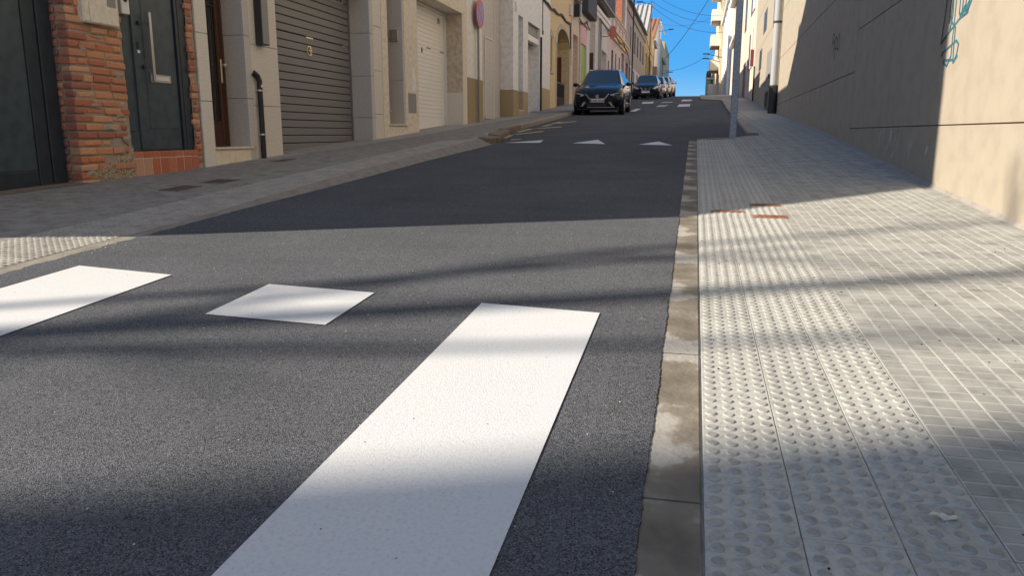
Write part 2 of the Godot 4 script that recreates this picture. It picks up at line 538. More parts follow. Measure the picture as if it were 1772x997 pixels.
func build_markings():
	var near_mark := [
		["white stripe of the crossing, the long one running out at the bottom of the frame", [v2(-0.890, 0.75), v2(-0.352, 0.86), v2(-0.355, 3.19), v2(-0.892, 3.25)]],
		["short white square of the crossing, between the two longer stripes", [v2(-2.026, 2.86), v2(-1.436, 2.81), v2(-1.440, 3.333), v2(-2.030, 3.397)]],
		["white stripe of the crossing nearest the left kerb", [v2(-3.317, 1.35), v2(-2.655, 1.30), v2(-2.650, 3.487), v2(-3.318, 3.593)]]]
	for n in near_mark:
		var o = ground_poly("crossing_stripe", n[1], M.road_paint, 0.004, null, 3, 10)
		o.set_meta("kind", "thing")
		tag(o, n[0], "road marking", "stripes of the near crossing")
	# shark's teeth
	var teeth := [
		["white triangle painted on the road, the one beside the yellow lines at the left", [v2(-3.30, 13.70), v2(-2.66, 13.72), v2(-2.74, 14.45)]],
		["white triangle painted on the road, middle one of three", [v2(-2.07, 13.65), v2(-1.47, 13.45), v2(-1.735, 14.59)]],
		["white triangle painted on the road, the one nearest the steel post", [v2(-0.90, 13.36), v2(-0.338, 13.2), v2(-0.605, 14.15)]]]
	for n in teeth:
		var mb := MB.new()
		var q := []
		for p in n[1]:
			q.append(Vector3(p.x, gs(p.y) + 0.004, -p.y))
		mb.tri(q[0], q[1], q[2])
		var o = obj("yield_triangle", mb, M.road_paint)
		o.set_meta("kind", "thing")
		tag(o, n[0], "road marking", "white triangles across the road")
	# far crossing on the crest
	var far := [
		["white stripe of the far crossing, nearest the right-hand pavement", [v2(-0.79, 36.6), v2(-0.235, 36.8), v2(-0.225, 40.2), v2(-0.76, 39.8)]],
		["white stripe of the far crossing on the crest, farthest up the hill at the right", [v2(-0.745, 44.4), v2(-0.22, 44.9), v2(-0.16, 48.4), v2(-0.75, 48.6)]],
		["white stripe of the far crossing just behind the first black car", [v2(-2.55, 31.6), v2(-2.3, 31.8), v2(-2.28, 34.8), v2(-2.50, 34.6)]],
		["white stripe of the far crossing in front of the second car", [v2(-2.66, 41.0), v2(-2.12, 41.3), v2(-2.2, 44.2), v2(-2.80, 43.8)]],
		["faint worn stripe of the far crossing, nearer of the two in mid road", [v2(-1.75, 36.6), v2(-1.35, 36.9), v2(-1.25, 39.2), v2(-1.68, 38.8)]],
		["faint worn stripe of the far crossing, farther of the two in mid road", [v2(-1.75, 41.8), v2(-1.2, 42.4), v2(-1.15, 44.0), v2(-1.70, 43.6)]]]
	for i in far.size():
		var o = ground_poly("crossing_stripe", far[i][1], M.road_paint if i < 4 else M.road_paint_worn, 0.006)
		o.set_meta("kind", "thing")
		tag(o, far[i][0], "road marking", "stripes of the far crossing")
	# yellow zigzag against the left kerb: one comb-shaped marking of several strokes
	var y := thing("zigzag_line", "worn yellow zigzag no-parking line along the left kerb in front of the black car", "road marking", Vector3(-3.6, gs(17.0), -17.0))
	var strokes := [
		[v2(-3.70, 15.0), v2(-3.60, 14.9), v2(-3.66, 16.0), v2(-3.76, 16.0)],
		[v2(-3.78, 16.35), v2(-3.62, 16.35), v2(-3.27, 17.32), v2(-3.35, 17.55)],
		[v2(-3.92, 17.3), v2(-3.80, 17.25), v2(-3.76, 18.6), v2(-3.88, 18.6)],
		[v2(-3.82, 18.75), v2(-3.66, 18.75), v2(-3.20, 19.42), v2(-3.30, 19.68)],
		[v2(-3.84, 19.9), v2(-3.72, 19.9), v2(-3.70, 21.0), v2(-3.82, 21.0)],
		[v2(-3.78, 21.5), v2(-3.62, 21.5), v2(-3.32, 22.85), v2(-3.42, 23.0)],
		[v2(-3.86, 21.4), v2(-3.76, 21.4), v2(-3.70, 22.6), v2(-3.82, 22.6)],
		[v2(-3.36, 14.42), v2(-3.22, 14.62), v2(-3.22, 14.78), v2(-3.40, 14.62)]]
	for i in strokes.size():
		var o = ground_poly("stroke", strokes[i], M.yellow_paint, 0.004 + 0.0015 * (i % 2), null)
		o.reparent(y)
		o.name = "stroke" if i == 0 else "stroke_%03d" % i

func build_kerbs():
	var kr := Node3D.new()
	kr.name = "kerb_right"
	add_child(kr, true)
	struct(kr)
	var joints := [0.55, 1.10, 1.70, 2.745, 3.72, 4.68, 6.0, 6.95, 7.9, 8.85, 9.8, 10.75, 11.7, 12.65, 13.6, 14.62]
	for i in joints.size() - 1:
		var s0: float = joints[i] + 0.004
		var s1: float = joints[i + 1] - 0.004
		kerb_piece(kr, s0, s1, -0.15, 0.056, func(_x, s): return gs(s) - 0.004, M.kerb, 0.005)
	# kerb of the parking bay: broken stones
	var s := 15.5
	while s < 62.0:
		var l := rng.randf_range(0.7, 1.1)
		kerb_piece(kr, s, s + l - 0.03, 0.0, 0.2, func(_x, ss): return gs(ss) + 0.08 + rng.randf_range(-0.008, 0.008), M.concrete, 0.02, true)
		s += l
	var mb := MB.new()
	mb.prism([v2(0.06, 14.62), v2(0.16, 14.60), v2(1.2, 15.40), v2(1.10, 15.56), v2(0.06, 14.76)], func(u, v, d): return Vector3(u, gs(v) + d, -v), 0.012, -0.1)
	obj("kerb_stone", mb, M.kerb_dark, kr)
	var kl := Node3D.new()
	kl.name = "kerb_left"
	add_child(kl, true)
	struct(kl)
	s = 0.5
	while s < 13.4:
		var e := s + 0.95
		kerb_piece(kl, s, e - 0.006, -3.73, -3.50, func(x, ss): return gs(ss) + (lerp_table(KERB_OFF, ss) if x < -3.6 else -0.012), M.kerb_dark, 0.008)
		s = e
	# broken stretch where the dropped kerb ends
	var q := 13.5
	while q < 16.2:
		var l := rng.randf_range(0.3, 0.5)
		var b := MB.new()
		var k := kerb_left(q + l * 0.5)
		var poly := []
		for c in [[-0.03, 0.0], [0.2, 0.03], [0.23, 0.5], [0.18, 0.97], [-0.03, 0.95]]:
			poly.append(v2(k + c[0] + rng.randf_range(-0.03, 0.03), q + l * c[1]))
		var top := rng.randf_range(0.085, 0.13)
		b.prism(poly, func(u, v, d): return Vector3(u, gs(v) + d * (1.0 if u < k + 0.1 else 0.75), -v), top, -0.1)
		obj("kerb_stone", b, M.broken, kl)
		q += l + 0.02
	while q < 60.0:
		kerb_piece(kl, q, q + 0.93, 0.0, 0.17, func(_x, ss): return gs(ss) + 0.11, M.concrete if q > 18.0 else M.broken, 0.015, false, true)
		q += 0.95

func kerb_piece(parent: Node, s0: float, s1: float, x0: float, x1: float, top: Callable, m, ch: float, bay := false, left := false):
	var mb := MB.new()
	var n := 4
	var rings := []
	for i in n + 1:
		var s: float = lerp(s0, s1, float(i) / n)
		var a := x0
		var b := x1
		if bay:
			a = bay_edge(s)
			b = a + 0.2
		if left:
			a = kerb_left(s) - 0.1
			b = kerb_left(s) + 0.02
		var y0: float = top.call(a, s)
		var y1: float = top.call(b, s)
		rings.append([Vector3(a, y0 - 0.16, -s), Vector3(a, y0 - ch, -s), Vector3(a + ch, y0, -s), Vector3(b - ch, y1, -s), Vector3(b, y1 - ch, -s), Vector3(b, y1 - 0.16, -s)])
	for i in n:
		for k in 5:
			mb.quad(rings[i][k], rings[i][k + 1], rings[i + 1][k + 1], rings[i + 1][k])
	for e in [0, n]:
		for k in range(1, 5):
			if e == 0:
				mb.tri(rings[e][0], rings[e][k + 1], rings[e][k])
			else:
				mb.tri(rings[e][0], rings[e][k], rings[e][k + 1])
	obj("kerb_stone", mb, m, parent)

func blister_mesh(tone: float, seed_: int) -> ArrayMesh:
	var r := RandomNumberGenerator.new()
	r.seed = seed_
	var mb := MB.new()
	mb.col = Color(tone, tone, tone)
	mb.box(Vector3(-0.0998, -0.03, -0.0998), Vector3(0.0998, 0, 0.0998), 0.0014)
	for i in 4:
		for j in 4:
			var c := Vector3(-0.075 + 0.05 * i, 0, -0.075 + 0.05 * j)
			var k := tone * r.randf_range(0.72, 0.90)
			var n := 14
			var rad := 0.0138
			var hh := r.randf_range(0.0040, 0.0053)
			var prof := [[1.2, 0.0], [1.04, hh * 0.78], [0.86, hh], [0.0, hh * 1.05]]
			for a in n:
				var t0 := TAU * a / n
				var t1 := TAU * (a + 1) / n
				var d0 := Vector3(cos(t0), 0, sin(t0))
				var d1 := Vector3(cos(t1), 0, sin(t1))
				for p in 3:
					var up := [0.3, 0.6, 1.0, 1.0]
					var f := func(d: Vector3, q: int) -> Vector3: return c + d * (prof[q][0] * rad) + Vector3(0, prof[q][1], 0)
					var nn := func(d: Vector3, q: int) -> Vector3: return (d * (1.0 - up[q]) + Vector3.UP * up[q]).normalized()
					var kk: float = tone * 1.12 if p == 0 else k
					mb.col = Color(kk, kk, kk)
					mb.smooth_quad(f.call(d0, p), f.call(d1, p), f.call(d1, p + 1), f.call(d0, p + 1), nn.call(d0, p), nn.call(d1, p), nn.call(d1, p + 1), nn.call(d0, p + 1))
	return mb.mesh()

func panot_mesh(tone: float, seed_: int) -> ArrayMesh:   # nine raised pads, pale dust in the grooves
	var r := RandomNumberGenerator.new()
	r.seed = seed_
	var mb := MB.new()
	var j := tone * 1.2
	mb.col = Color(j, j, j * 0.98)
	mb.box(Vector3(-0.0993, -0.03, -0.0993), Vector3(0.0995, -0.0014, 0.0995), 0.001)
	for a in 3:
		for b in 3:
			var k := tone * r.randf_range(0.70, 0.83)
			mb.col = Color(k, k, k)
			var cx := -0.0665 + 0.0665 * a
			var cz := -0.0665 + 0.0665 * b
			var w := 0.0294
			mb.box(Vector3(cx - w, -0.012, cz - 0.0288), Vector3(cx + w, r.randf_range(-0.0003, 0.0004), cz + 0.0288), 0.0016)
	return mb.mesh()

func lay_tiles(parent: Node, kind: String, spots: Array, yf: Callable, meshes: Array, m, single: int):
	# spots: Vector2(x, s), nearest first; the first `single` are parts, the rest one mass
	var rest := []
	var cols := []
	for i in spots.size():
		var p: Vector2 = spots[i]
		var b := ground_basis(yf, p.x, p.y)
		b = b * Basis(Vector3.UP, rng.randf_range(-0.004, 0.004)) * Basis(Vector3.RIGHT, rng.randf_range(-0.003, 0.003))
		if rng.randf() < 0.5:
			b = b * Basis(Vector3.UP, PI)
		var t := Transform3D(b, Vector3(p.x, yf.call(p.x, p.y) + rng.randf_range(-0.0012, 0.0008), -p.y))
		if i < single:
			var o := MeshInstance3D.new()
			o.mesh = meshes[rng.randi() % meshes.size()]
			o.name = numbered(kind, parent)
			o.material_override = m
			o.transform = t
			parent.add_child(o, true)
		else:
			rest.append(t)
			cols.append(rng.randf_range(0.93, 1.06))
	if rest.size() > 0:
		var mm := MultiMesh.new()
		mm.transform_format = MultiMesh.TRANSFORM_3D
		mm.use_colors = true
		mm.mesh = meshes[0]
		mm.instance_count = rest.size()
		for i in rest.size():
			mm.set_instance_transform(i, rest[i])
			mm.set_instance_color(i, Color(cols[i], cols[i], cols[i]))
		var mi := MultiMeshInstance3D.new()
		mi.multimesh = mm
		mi.material_override = m
		mi.name = numbered(kind + "_field", parent)
		mi.set_meta("kind", "stuff")
		parent.add_child(mi, true)

func build_pavements():
	var bl := []
	var pn := []
	for i in 6:
		bl.append(blister_mesh([1.0, 0.94, 1.04, 0.98, 0.9, 1.02][i], 50 + i))
		pn.append(panot_mesh([1.0, 0.96, 1.03, 0.98, 0.93, 1.01][i], 70 + i))
	var eye := Vector2(0, 0)
	var near_first := func(a, b): return (a - eye).length() < (b - eye).length()
	# right
	var right := Node3D.new()
	right.name = "pavement_right"
	add_child(right, true)
	struct(right)
	var bed := MB.new()
	sheet(bed, func(s): return [0.05 if s < 14.7 else bay_edge(s) + 0.02, 1.2 if s < 15.4 else 1.6, wall_x(s) + 0.03], s_rows([[-4.0, 0.5, 0.5], [0.5, 30.0, 0.25]]), func(x, s): return right_y(x, s) - 0.012)
	obj("mortar_bed", bed, M.tile_joint, right)
	var sb := []
	var sp := []
	var ph := 0.013
	for r in 170:
		var s: float = 0.48 + 0.2 * r + ph
		for c in 3:
			if s < 14.5:
				sb.append(v2(0.06 + 0.101 + 0.2015 * c, s))
		var k := 0
		while true:
			var x: float = 0.06 + 0.6045 + 0.101 + 0.2015 * k
			if x + 0.1 > wall_x(s) + 0.03 or s > 30.0:
				break
			if s < 14.5 or x - 0.1 > bay_edge(s) + 0.2:
				sp.append(v2(x, s))
			k += 1
	for c in 3:    # between the strip of blisters and the bay
		pass
	sb.sort_custom(near_first)
	sp.sort_custom(near_first)
	lay_tiles(right, "blister_tile", sb, right_y, bl, M.dome, 150)
	lay_tiles(right, "tile", sp, right_y, pn, M.tile, 290)
	var far := MB.new()
	sheet(far, func(s): return [bay_edge(s) + 0.1, wall_x(s) + 0.03], s_rows([[30.0, 60.0, 0.5], [60.0, 150.0, 2.0]]), func(x, s): return right_y(x, s))
	far.col = null
	obj("far_paving", far, M.concrete, right)
	# left
	var left := Node3D.new()
	left.name = "pavement_left"
	add_child(left, true)
	struct(left)
	bed = MB.new()
	sheet(bed, func(s): return [XF - 0.8, -5.0, -4.4, kerb_left(s) - 0.02], s_rows([[0.5, 30.0, 0.25]]), func(x, s): return left_y(x, s) - 0.012)
	obj("mortar_bed", bed, M.tile_joint, left)
	sb = []
	sp = []
	for r in 150:
		var s: float = 0.6 + 0.2 * r
		for c in 12:
			var x: float = -3.735 - 0.101 - 0.2015 * c
			if x - 0.1 < XF - 0.03:
				continue
			if c < 3 and s < 13.4:
				sb.append(v2(x, s))
			elif x + 0.1 < kerb_left(s) - 0.08:
				sp.append(v2(x, s))
	var shown := func(a, b): return absf(a.y - 5.0) + absf(a.x + 4.0) * 0.5 < absf(b.y - 5.0) + absf(b.x + 4.0) * 0.5
	sb.sort_custom(shown)
	sp.sort_custom(shown)
	lay_tiles(left, "blister_tile", sb, left_y, bl, M.dome_left, 90)
	lay_tiles(left, "tile", sp, left_y, pn, M.tile_left, 160)
	far = MB.new()
	sheet(far, func(s): return [XF - 0.3, kerb_left(s) - 0.08], s_rows([[30.0, 60.0, 0.5], [60.0, 150.0, 2.0]]), func(x, s): return left_y(x, s))
	obj("far_paving", far, M.concrete, left)
	# concrete apron before the dark gate
	var ap := MB.new()
	sheet(ap, func(_s): return [XF - 0.3, -6.06], s_rows([[3.6, 6.86, 0.2]]), func(x, s): return left_y(x, s) + 0.004)
	obj("threshold", ap, M.broken, left)
	# iron covers let into the pavements
	for c in [["small rusty iron cover in the sunny pavement, nearest the viewer", 0.45, 0.70, 5.84, 5.98, true], ["small rusty iron cover beside the kerb, half in the shadow line", 0.157, 0.41, 6.06, 6.17, true], ["small rusty iron cover in the shade, farthest of the three by the kerb", 0.47, 0.705, 6.44, 6.56, true],
			["square rusty cover in the left pavement, nearer one, in front of the red tiled sill", -4.95, -4.72, 6.42, 6.80, false], ["square rusty cover in the left pavement, farther one, in front of the wooden door", -4.94, -4.66, 7.05, 7.38, false], ["square cover in the left pavement against the black pipe", -5.62, -5.42, 9.65, 10.0, false]]:
		var yf := right_y if c[5] else left_y
		var mx: float = (c[1] + c[2]) * 0.5
		var ms: float = (c[3] + c[4]) * 0.5
		var mb := MB.new()
		var hx: float = (c[2] - c[1]) * 0.5
		var hs: float = (c[4] - c[3]) * 0.5
		mb.box(Vector3(-hx, -0.02, -hs), Vector3(hx, 0.004, hs), 0.003)
		var t := Node3D.new()
		t.name = numbered("iron_cover", self)
		add_child(t, true)
		t.transform = Transform3D(ground_basis(yf, mx, ms), Vector3(mx, yf.call(mx, ms), -ms))
		tag(t, c[0], "manhole cover", "small iron covers in the pavement")
		obj("frame", mb, M.rust if c[5] else M.rust_dark, t)
		var lid := MB.new()
		lid.box(Vector3(-hx + 0.012, 0.0, -hs + 0.012), Vector3(hx - 0.012, 0.006, hs - 0.012), 0.002)
		for i in 4:
			lid.box(Vector3(-hx + 0.03, 0.004, -hs + hs * 2 * (i + 0.7) / 5.0), Vector3(hx - 0.03, 0.009, -hs + hs * 2 * (i + 1.1) / 5.0), 0.001)
		obj("lid", lid, M.rust if c[5] else M.rust_dark, t)

func build_litter():
	# a dry curled leaf or husk on the tactile tiles
	var mb := MB.new()
	var c := Vector3(0.575, right_y(0.575, 1.73), -1.73)
	var pts := 12
	for i in pts:
		var t0 := float(i) / pts
		var t1 := float(i + 1) / pts
		for sd in 6:
			var f := func(t: float, a: float) -> Vector3:
				var w := 0.0075 * sin(PI * clampf(t * 0.95 + 0.04, 0, 1)) * (1.0 + 0.3 * sin(t * 17.0))
				return c + Vector3((t - 0.5) * 0.062, 0.008 + w * 0.9 * sin(a) + 0.003 * sin(t * 9.0), 0.012 * (t - 0.5) + w * 1.2 * cos(a))
			var a0 := TAU * sd / 6
			var a1 := TAU * (sd + 1) / 6
			mb.quad_out(f.call(t0, a0), f.call(t1, a0), f.call(t1, a1), f.call(t0, a1), c + Vector3((t0 + t1 - 1.0) * 0.031, 0.008, 0))
	tag(obj("dry_husk", mb, M.leaf_dry), "pale dry husk lying on the knobbly tiles at the lower right", "litter")
	var bits := MB.new()
	for i in 260:
		var x := rng.randf_range(0.08, 1.9)
		var s := rng.randf_range(1.3, 7.0)
		if i < 90:
			x = rng.randf_range(0.1, 0.75)
			s = rng.randf_range(3.6, 4.9)
		var r := rng.randf_range(0.0012, 0.004)
		bits.ball(Vector3(x, right_y(x, s) + r * 0.5, -s), r, 3, 5, Vector3(1, 0.6, 1.3))
	for i in 120:
		var s := rng.randf_range(1.3, 4.5)
		var x := rng.randf_range(-3.4, -0.1)
		bits.ball(Vector3(x, gs(s) + 0.004, -s), rng.randf_range(0.001, 0.0028), 3, 5, Vector3(1, 0.6, 1.3))
	var o := obj("grit", bits, M.tyre)
	o.set_meta("kind", "stuff")
	tag(o, "dark grit scattered over the pavement and the road paint", "grit")
	var pale := MB.new()
	for i in 260:
		var s := rng.randf_range(1.2, 7.5)
		var x := rng.randf_range(-3.5, -0.1)
		pale.ball(Vector3(x, gs(s) + 0.001, -s), rng.randf_range(0.001, 0.0032), 3, 5, Vector3(1, 0.5, 1.2))
	for i in 14:
		var s := 4.05 + rng.randf_range(-0.25, 0.25)
		pale.ball(Vector3(-3.55 + rng.randf_range(-0.08, 0.1), gs(s) + 0.004, -s), rng.randf_range(0.002, 0.007), 4, 6, Vector3(1, 0.5, 1.3))
	o = obj("pale_chips", pale, M.leaf_dry)
	o.set_meta("kind", "stuff")
	tag(o, "pale stone chips strewn on the black asphalt", "grit")

# ------------------------------------------------------------------ houses of the left row
func facade(mb: MB, s0: float, s1: float, y0: float, y1: float, holes: Array, x0: float, x1: float):
	# a wall between x0 and x1 with rectangular holes [sa, sb, ya, yb]
	var cuts := [s0, s1]
	for h in holes:
		for c in [h[0], h[1]]:
			if c > s0 and c < s1 and not cuts.has(c):
				cuts.append(c)
	cuts.sort()
	for i in cuts.size() - 1:
		var a: float = cuts[i]
		var b: float = cuts[i + 1]
		var m := (a + b) * 0.5
		var spans := []
		for h in holes:
			if h[0] < m and h[1] > m:
				spans.append([h[2], h[3]])
		spans.sort()
		var y := y0
		for sp in spans:
			if sp[0] > y + 1e-4:
				mb.box(Vector3(x0, y, -a), Vector3(x1, sp[0], -b))
			y = max(y, sp[1])
		if y < y1 - 1e-4:
			mb.box(Vector3(x0, y, -a), Vector3(x1, y1, -b))

func bx(mb: MB, x0, x1, y0, y1, s0, s1, ch := 0.0):
	mb.box(Vector3(x0, y0, -s0), Vector3(x1, y1, -s1), ch)

func part(called: String, m, root: Node3D, boxes: Array, ch := 0.0) -> MeshInstance3D:
	# boxes: [x0, x1, y0, y1, s0, s1]
	var mb := MB.new(root.position)
	for b in boxes:
		bx(mb, b[0], b[1], b[2], b[3], b[4], b[5], ch)
	return obj(called, mb, m, root)

func subpart(called: String, m, root: Node3D, holder: Node3D, boxes: Array, ch := 0.0) -> MeshInstance3D:
	var mb := MB.new(root.position + holder.position)
	for b in boxes:
		bx(mb, b[0], b[1], b[2], b[3], b[4], b[5], ch)
	return obj(called, mb, m, holder)

func house(called: String, label: String, s0: float, s1: float) -> Node3D:
	var m := (s0 + s1) * 0.5
	return thing(called, label, "house", Vector3(XF, gs(m), -m), "row houses along the left pavement")

const DEEP := -6.78
func shell(root: Node3D, m, s0: float, s1: float, y1: float, holes: Array, back := -13.0, xf := XF):
	var base: float = min(gs(s0), gs(s1)) - 0.4
	var w := MB.new(root.position)
	facade(w, s0, s1, base, y1, holes, DEEP, xf)
	obj("wall", w, m, root)
	part("back_wall", m, root, [[back, DEEP, base, y1 - 0.02, s0 + 0.002, s1 - 0.002]])

func text_mesh(t: String, size: float, depth := 0.004) -> TextMesh:
	var tm := TextMesh.new()
	tm.text = t
	var f := SystemFont.new()
	f.font_names = PackedStringArray(["Droid Sans"])
	f.font_weight = 700
	tm.font = f
	tm.font_size = 64
	tm.pixel_size = size / 64.0
	tm.depth = depth
	return tm

func build_brick_house():
	var root := house("brick_house", "house with a bare red brick pillar between two dark metal doors", 3.5, 8.95)
	var base := gs(3.5) - 0.4
	# low front; unseen roof and back block shaped to cast the corner shadow
	var w := MB.new(root.position)
	facade(w, 3.5, 8.93, base, 4.35, [[4.3, 6.90, base, 3.4], [7.60, 8.80, base, 3.3]], DEEP, XF - 0.02)
	obj("wall", w, M.mortar, root)
	part("back_wall", M.sand_render, root, [[-9.6, DEEP, base, 4.33, 3.502, 8.94]])
	var rf := MB.new(root.position)
	rf.prism([v2(XF + 0.02, 4.35), v2(-9.6, 8.3), v2(-9.6, 4.35)], func(u, v, d): return Vector3(u, v, -d), 3.5, 8.93)
	obj("roof", rf, M.roof_tile, root)
	part("unseen_block", M.sand_render, root, [[-18.0, -9.601, base, 11.6, 3.5, 16.9]])
	# the gate on the left, set back
	var gx := -6.36
	var gate := part("gate", M.gate, root, [[gx - 0.06, gx, 0.375, 3.4, 4.32, 6.66]], 0.004)
	subpart("frame", M.gate_frame, root, gate, [[gx - 0.05, gx + 0.035, 0.36, 3.4, 6.66, 6.835], [gx - 0.05, gx + 0.02, 0.37, 3.4, 6.50, 6.655]], 0.006)
	subpart("rail", M.gate_frame, root, gate, [[gx - 0.01, gx + 0.012, 0.40, 0.555, 4.4, 6.495]], 0.004)
	subpart("panel", M.gate, root, gate, [[gx - 0.01, gx + 0.006, 0.565, 3.2, 5.45, 6.495], [gx - 0.01, gx + 0.006, 0.565, 3.2, 4.4, 5.44]], 0.004)
	# brick pillar: every brick by itself over the mortar core
	var core := MB.new(root.position)
	bx(core, -6.62, XF - 0.016, 0.2, 3.6, 6.856, 7.628)
	var pillar := obj("brick_pillar", core, M.mortar, root)
	var y := 0.37
	var row := 0
	while y < 2.75:
		var h := 0.066 + rng.randf_range(-0.004, 0.004)
		var s := 6.84
		var first := true
		var start: float = [0.0, 0.15, 0.03, 0.11][row % 4]
		while s < 7.60:
			var l := rng.randf_range(0.235, 0.285)
			if first and start > 0.05:
				l = start + rng.randf_range(-0.01, 0.02)
			if rng.randf() < 0.15:
				l *= 0.55
			var e: float = min(s + l, 7.64 + rng.randf_range(-0.035, 0.02))
			if e > 7.56:
				e = 7.63 + rng.randf_range(-0.04, 0.022)
			var low := clampf(1.0 - (y - 0.4) / 0.45, 0.0, 1.0) * clampf((s - 6.95) / 0.3, 0.0, 1.0)
			if rng.randf() > low * 0.75:
				brick(pillar, root, s, e - 0.014, y, y + h, XF + rng.randf_range(-0.007, 0.013), 0.13, first)
			s = e
			first = false
			if e > 7.57:
				break
		# the bricks behind, seen on the pillar's near side
		brick(pillar, root, 6.832 + rng.randf_range(-0.006, 0.006), 7.0, y, y + h, XF - 0.135 + rng.randf_range(-0.01, 0.01), 0.135 + rng.randf_range(-0.03, 0.0), true, true)
		y += h + 0.017
		row += 1
	# crumbling render at the foot of the pillar
	var patch := MB.new(root.position)
	var pw := FastNoiseLite.new()
	pw.seed = 3
	pw.frequency = 6.0
	var nx := 26
	var ny := 16
	var pf := func(i: int, j: int) -> Vector3:
		var u := float(i) / nx
		var v := float(j) / ny
		var s: float = lerp(7.12 - 0.2 * (1.0 - v) + 0.08 * sin(v * 9.0), 7.645, u)
		var top: float = 0.60 + 0.16 * u + 0.04 * sin(u * 14.0)
		var yy: float = lerp(0.36, top, v)
		var edge: float = min(min(u, 1.0 - v) * 6.0, 1.0)
		return Vector3(XF - 0.02 + edge * (0.022 + 0.016 * pw.get_noise_2d(s * 3.0, yy * 3.0) + 0.010 * pw.get_noise_2d(s * 11.0, yy * 11.0)), yy, -s)
	for i in nx:
		for j in ny:
			patch.quad(pf.call(i, j), pf.call(i + 1, j), pf.call(i + 1, j + 1), pf.call(i, j + 1))
	obj("render_patch", patch, M.plaster_patch, root)
	# cement smeared over some of the bricks
	for k in [[7.52, 1.55, 0.06, 0.05], [7.12, 1.22, 0.09, 0.03], [7.48, 1.12, 0.07, 0.035], [7.02, 1.78, 0.05, 0.04], [7.30, 0.98, 0.10, 0.03], [7.56, 0.86, 0.06, 0.06], [6.98, 0.52, 0.07, 0.05], [7.25, 1.92, 0.08, 0.022], [7.44, 0.74, 0.08, 0.04]]:
		var sm := MB.new(root.position)
		var c := Vector3(XF + 0.002, k[1], -k[0])
		var n := 14
		var rim := []
		for i in n:
			var a := TAU * i / n
			var f := 1.0 + 0.35 * sin(a * 3.0 + k[0] * 40.0) + rng.randf_range(-0.2, 0.2)
			rim.append(c + Vector3(-0.004, sin(a) * k[3] * f, cos(a) * k[2] * f))
		for i in n:
			sm.tri_out(c + Vector3(0.014, 0, 0), rim[i], rim[(i + 1) % n], c - Vector3(1, 0, 0))
		obj("cement_smear", sm, M.mortar, root)
	# meter cabinet on the pillar
	var cab := part("meter_cabinet", M.cabinet, root, [[XF - 0.05, XF + 0.055, 2.045, 2.75, 7.02, 7.53]], 0.006)
	subpart("hinge_strip", M.cabinet, root, cab, [[XF + 0.05, XF + 0.063, 2.06, 2.74, 7.03, 7.10], [XF + 0.05, XF + 0.066, 2.055, 2.74, 7.108, 7.52]], 0.004)
	subpart("window", M.zinc, root, cab, [[XF + 0.06, XF + 0.0685, 2.24, 2.7, 7.36, 7.49]], 0.002)
	subpart("lock", M.black, root, cab, [[XF + 0.06, XF + 0.07, 2.30, 2.33, 7.045, 7.07]], 0.002)
	var num := MeshInstance3D.new()
	num.mesh = text_mesh("1/2", 0.09, 0.003)
	num.name = "number"
	num.material_override = M.black
	cab.add_child(num, true)
	num.transform = Transform3D(Basis(Vector3.UP, PI / 2), Vector3(XF + 0.0675, 2.36, -7.15) - root.position)
	# the front door
	var dx := -6.235
	var door := part("door", M.gate, root, [[dx - 0.06, dx, 0.722, 3.3, 7.665, 8.79]])
	subpart("side_panel", M.gate, root, door, [[dx - 0.01, dx + 0.012, 0.95, 3.3, 7.70, 7.79], [dx - 0.01, dx + 0.010, 0.722, 0.935, 7.67, 7.85]], 0.004)
	subpart("leaf", M.gate, root, door, [[dx - 0.01, dx + 0.022, 0.74, 3.3, 7.87, 8.60]], 0.005)
	subpart("leaf_panel", M.gate, root, door, [[dx + 0.02, dx + 0.028, 0.98, 3.2, 8.04, 8.52]], 0.003)
	subpart("frame", M.gate_frame, root, door, [[dx - 0.01, dx + 0.05, 0.722, 3.3, 8.665, 8.79], [dx - 0.01, dx + 0.045, 0.722, 3.3, 8.612, 8.66]], 0.004)
	var hd := MB.new(root.position + door.position)
	bx(hd, dx + 0.07, dx + 0.10, 1.52, 2.29, 8.075, 8.115, 0.003)
	bx(hd, dx + 0.02, dx + 0.075, 2.18, 2.205, 8.08, 8.11)
	bx(hd, dx + 0.02, dx + 0.075, 1.62, 1.645, 8.08, 8.11)
	obj("handle", hd, M.steel, door)
	subpart("letter_slot", M.steel, root, door, [[dx + 0.015, dx + 0.04, 1.515, 1.61, 8.10, 8.46]], 0.004)
	subpart("slot_flap", M.white_plastic, root, door, [[dx + 0.035, dx + 0.044, 1.538, 1.588, 8.15, 8.42]], 0.003)
	subpart("lock_plate", M.black, root, door, [[dx + 0.02, dx + 0.032, 1.87, 1.95, 7.925, 7.955], [dx + 0.02, dx + 0.05, 2.14, 2.18, 7.95, 7.99], [dx + 0.02, dx + 0.05, 1.66, 1.70, 7.98, 8.02]], 0.003)
	subpart("lock_cover", M.white_plastic, root, door, [[dx + 0.02, dx + 0.036, 1.825, 1.86, 7.92, 7.96]], 0.003)
	var ic := part("intercom", M.white_plastic, root, [[dx - 0.01, dx + 0.075, 2.22, 2.6, 7.675, 7.80]], 0.006)
	var lens := MB.new(root.position + ic.position)
	lens.tube(Vector3(dx + 0.07, 2.375, -7.735), Vector3(dx + 0.085, 2.375, -7.735), 0.028, 0.028, 14)
	obj("lens", lens, M.black, ic)
	# red tiles under the door
	var sill := part("tile_sill", M.grout, root, [[-6.5, XF - 0.006, 0.25, 0.716, 7.645, 8.815]])
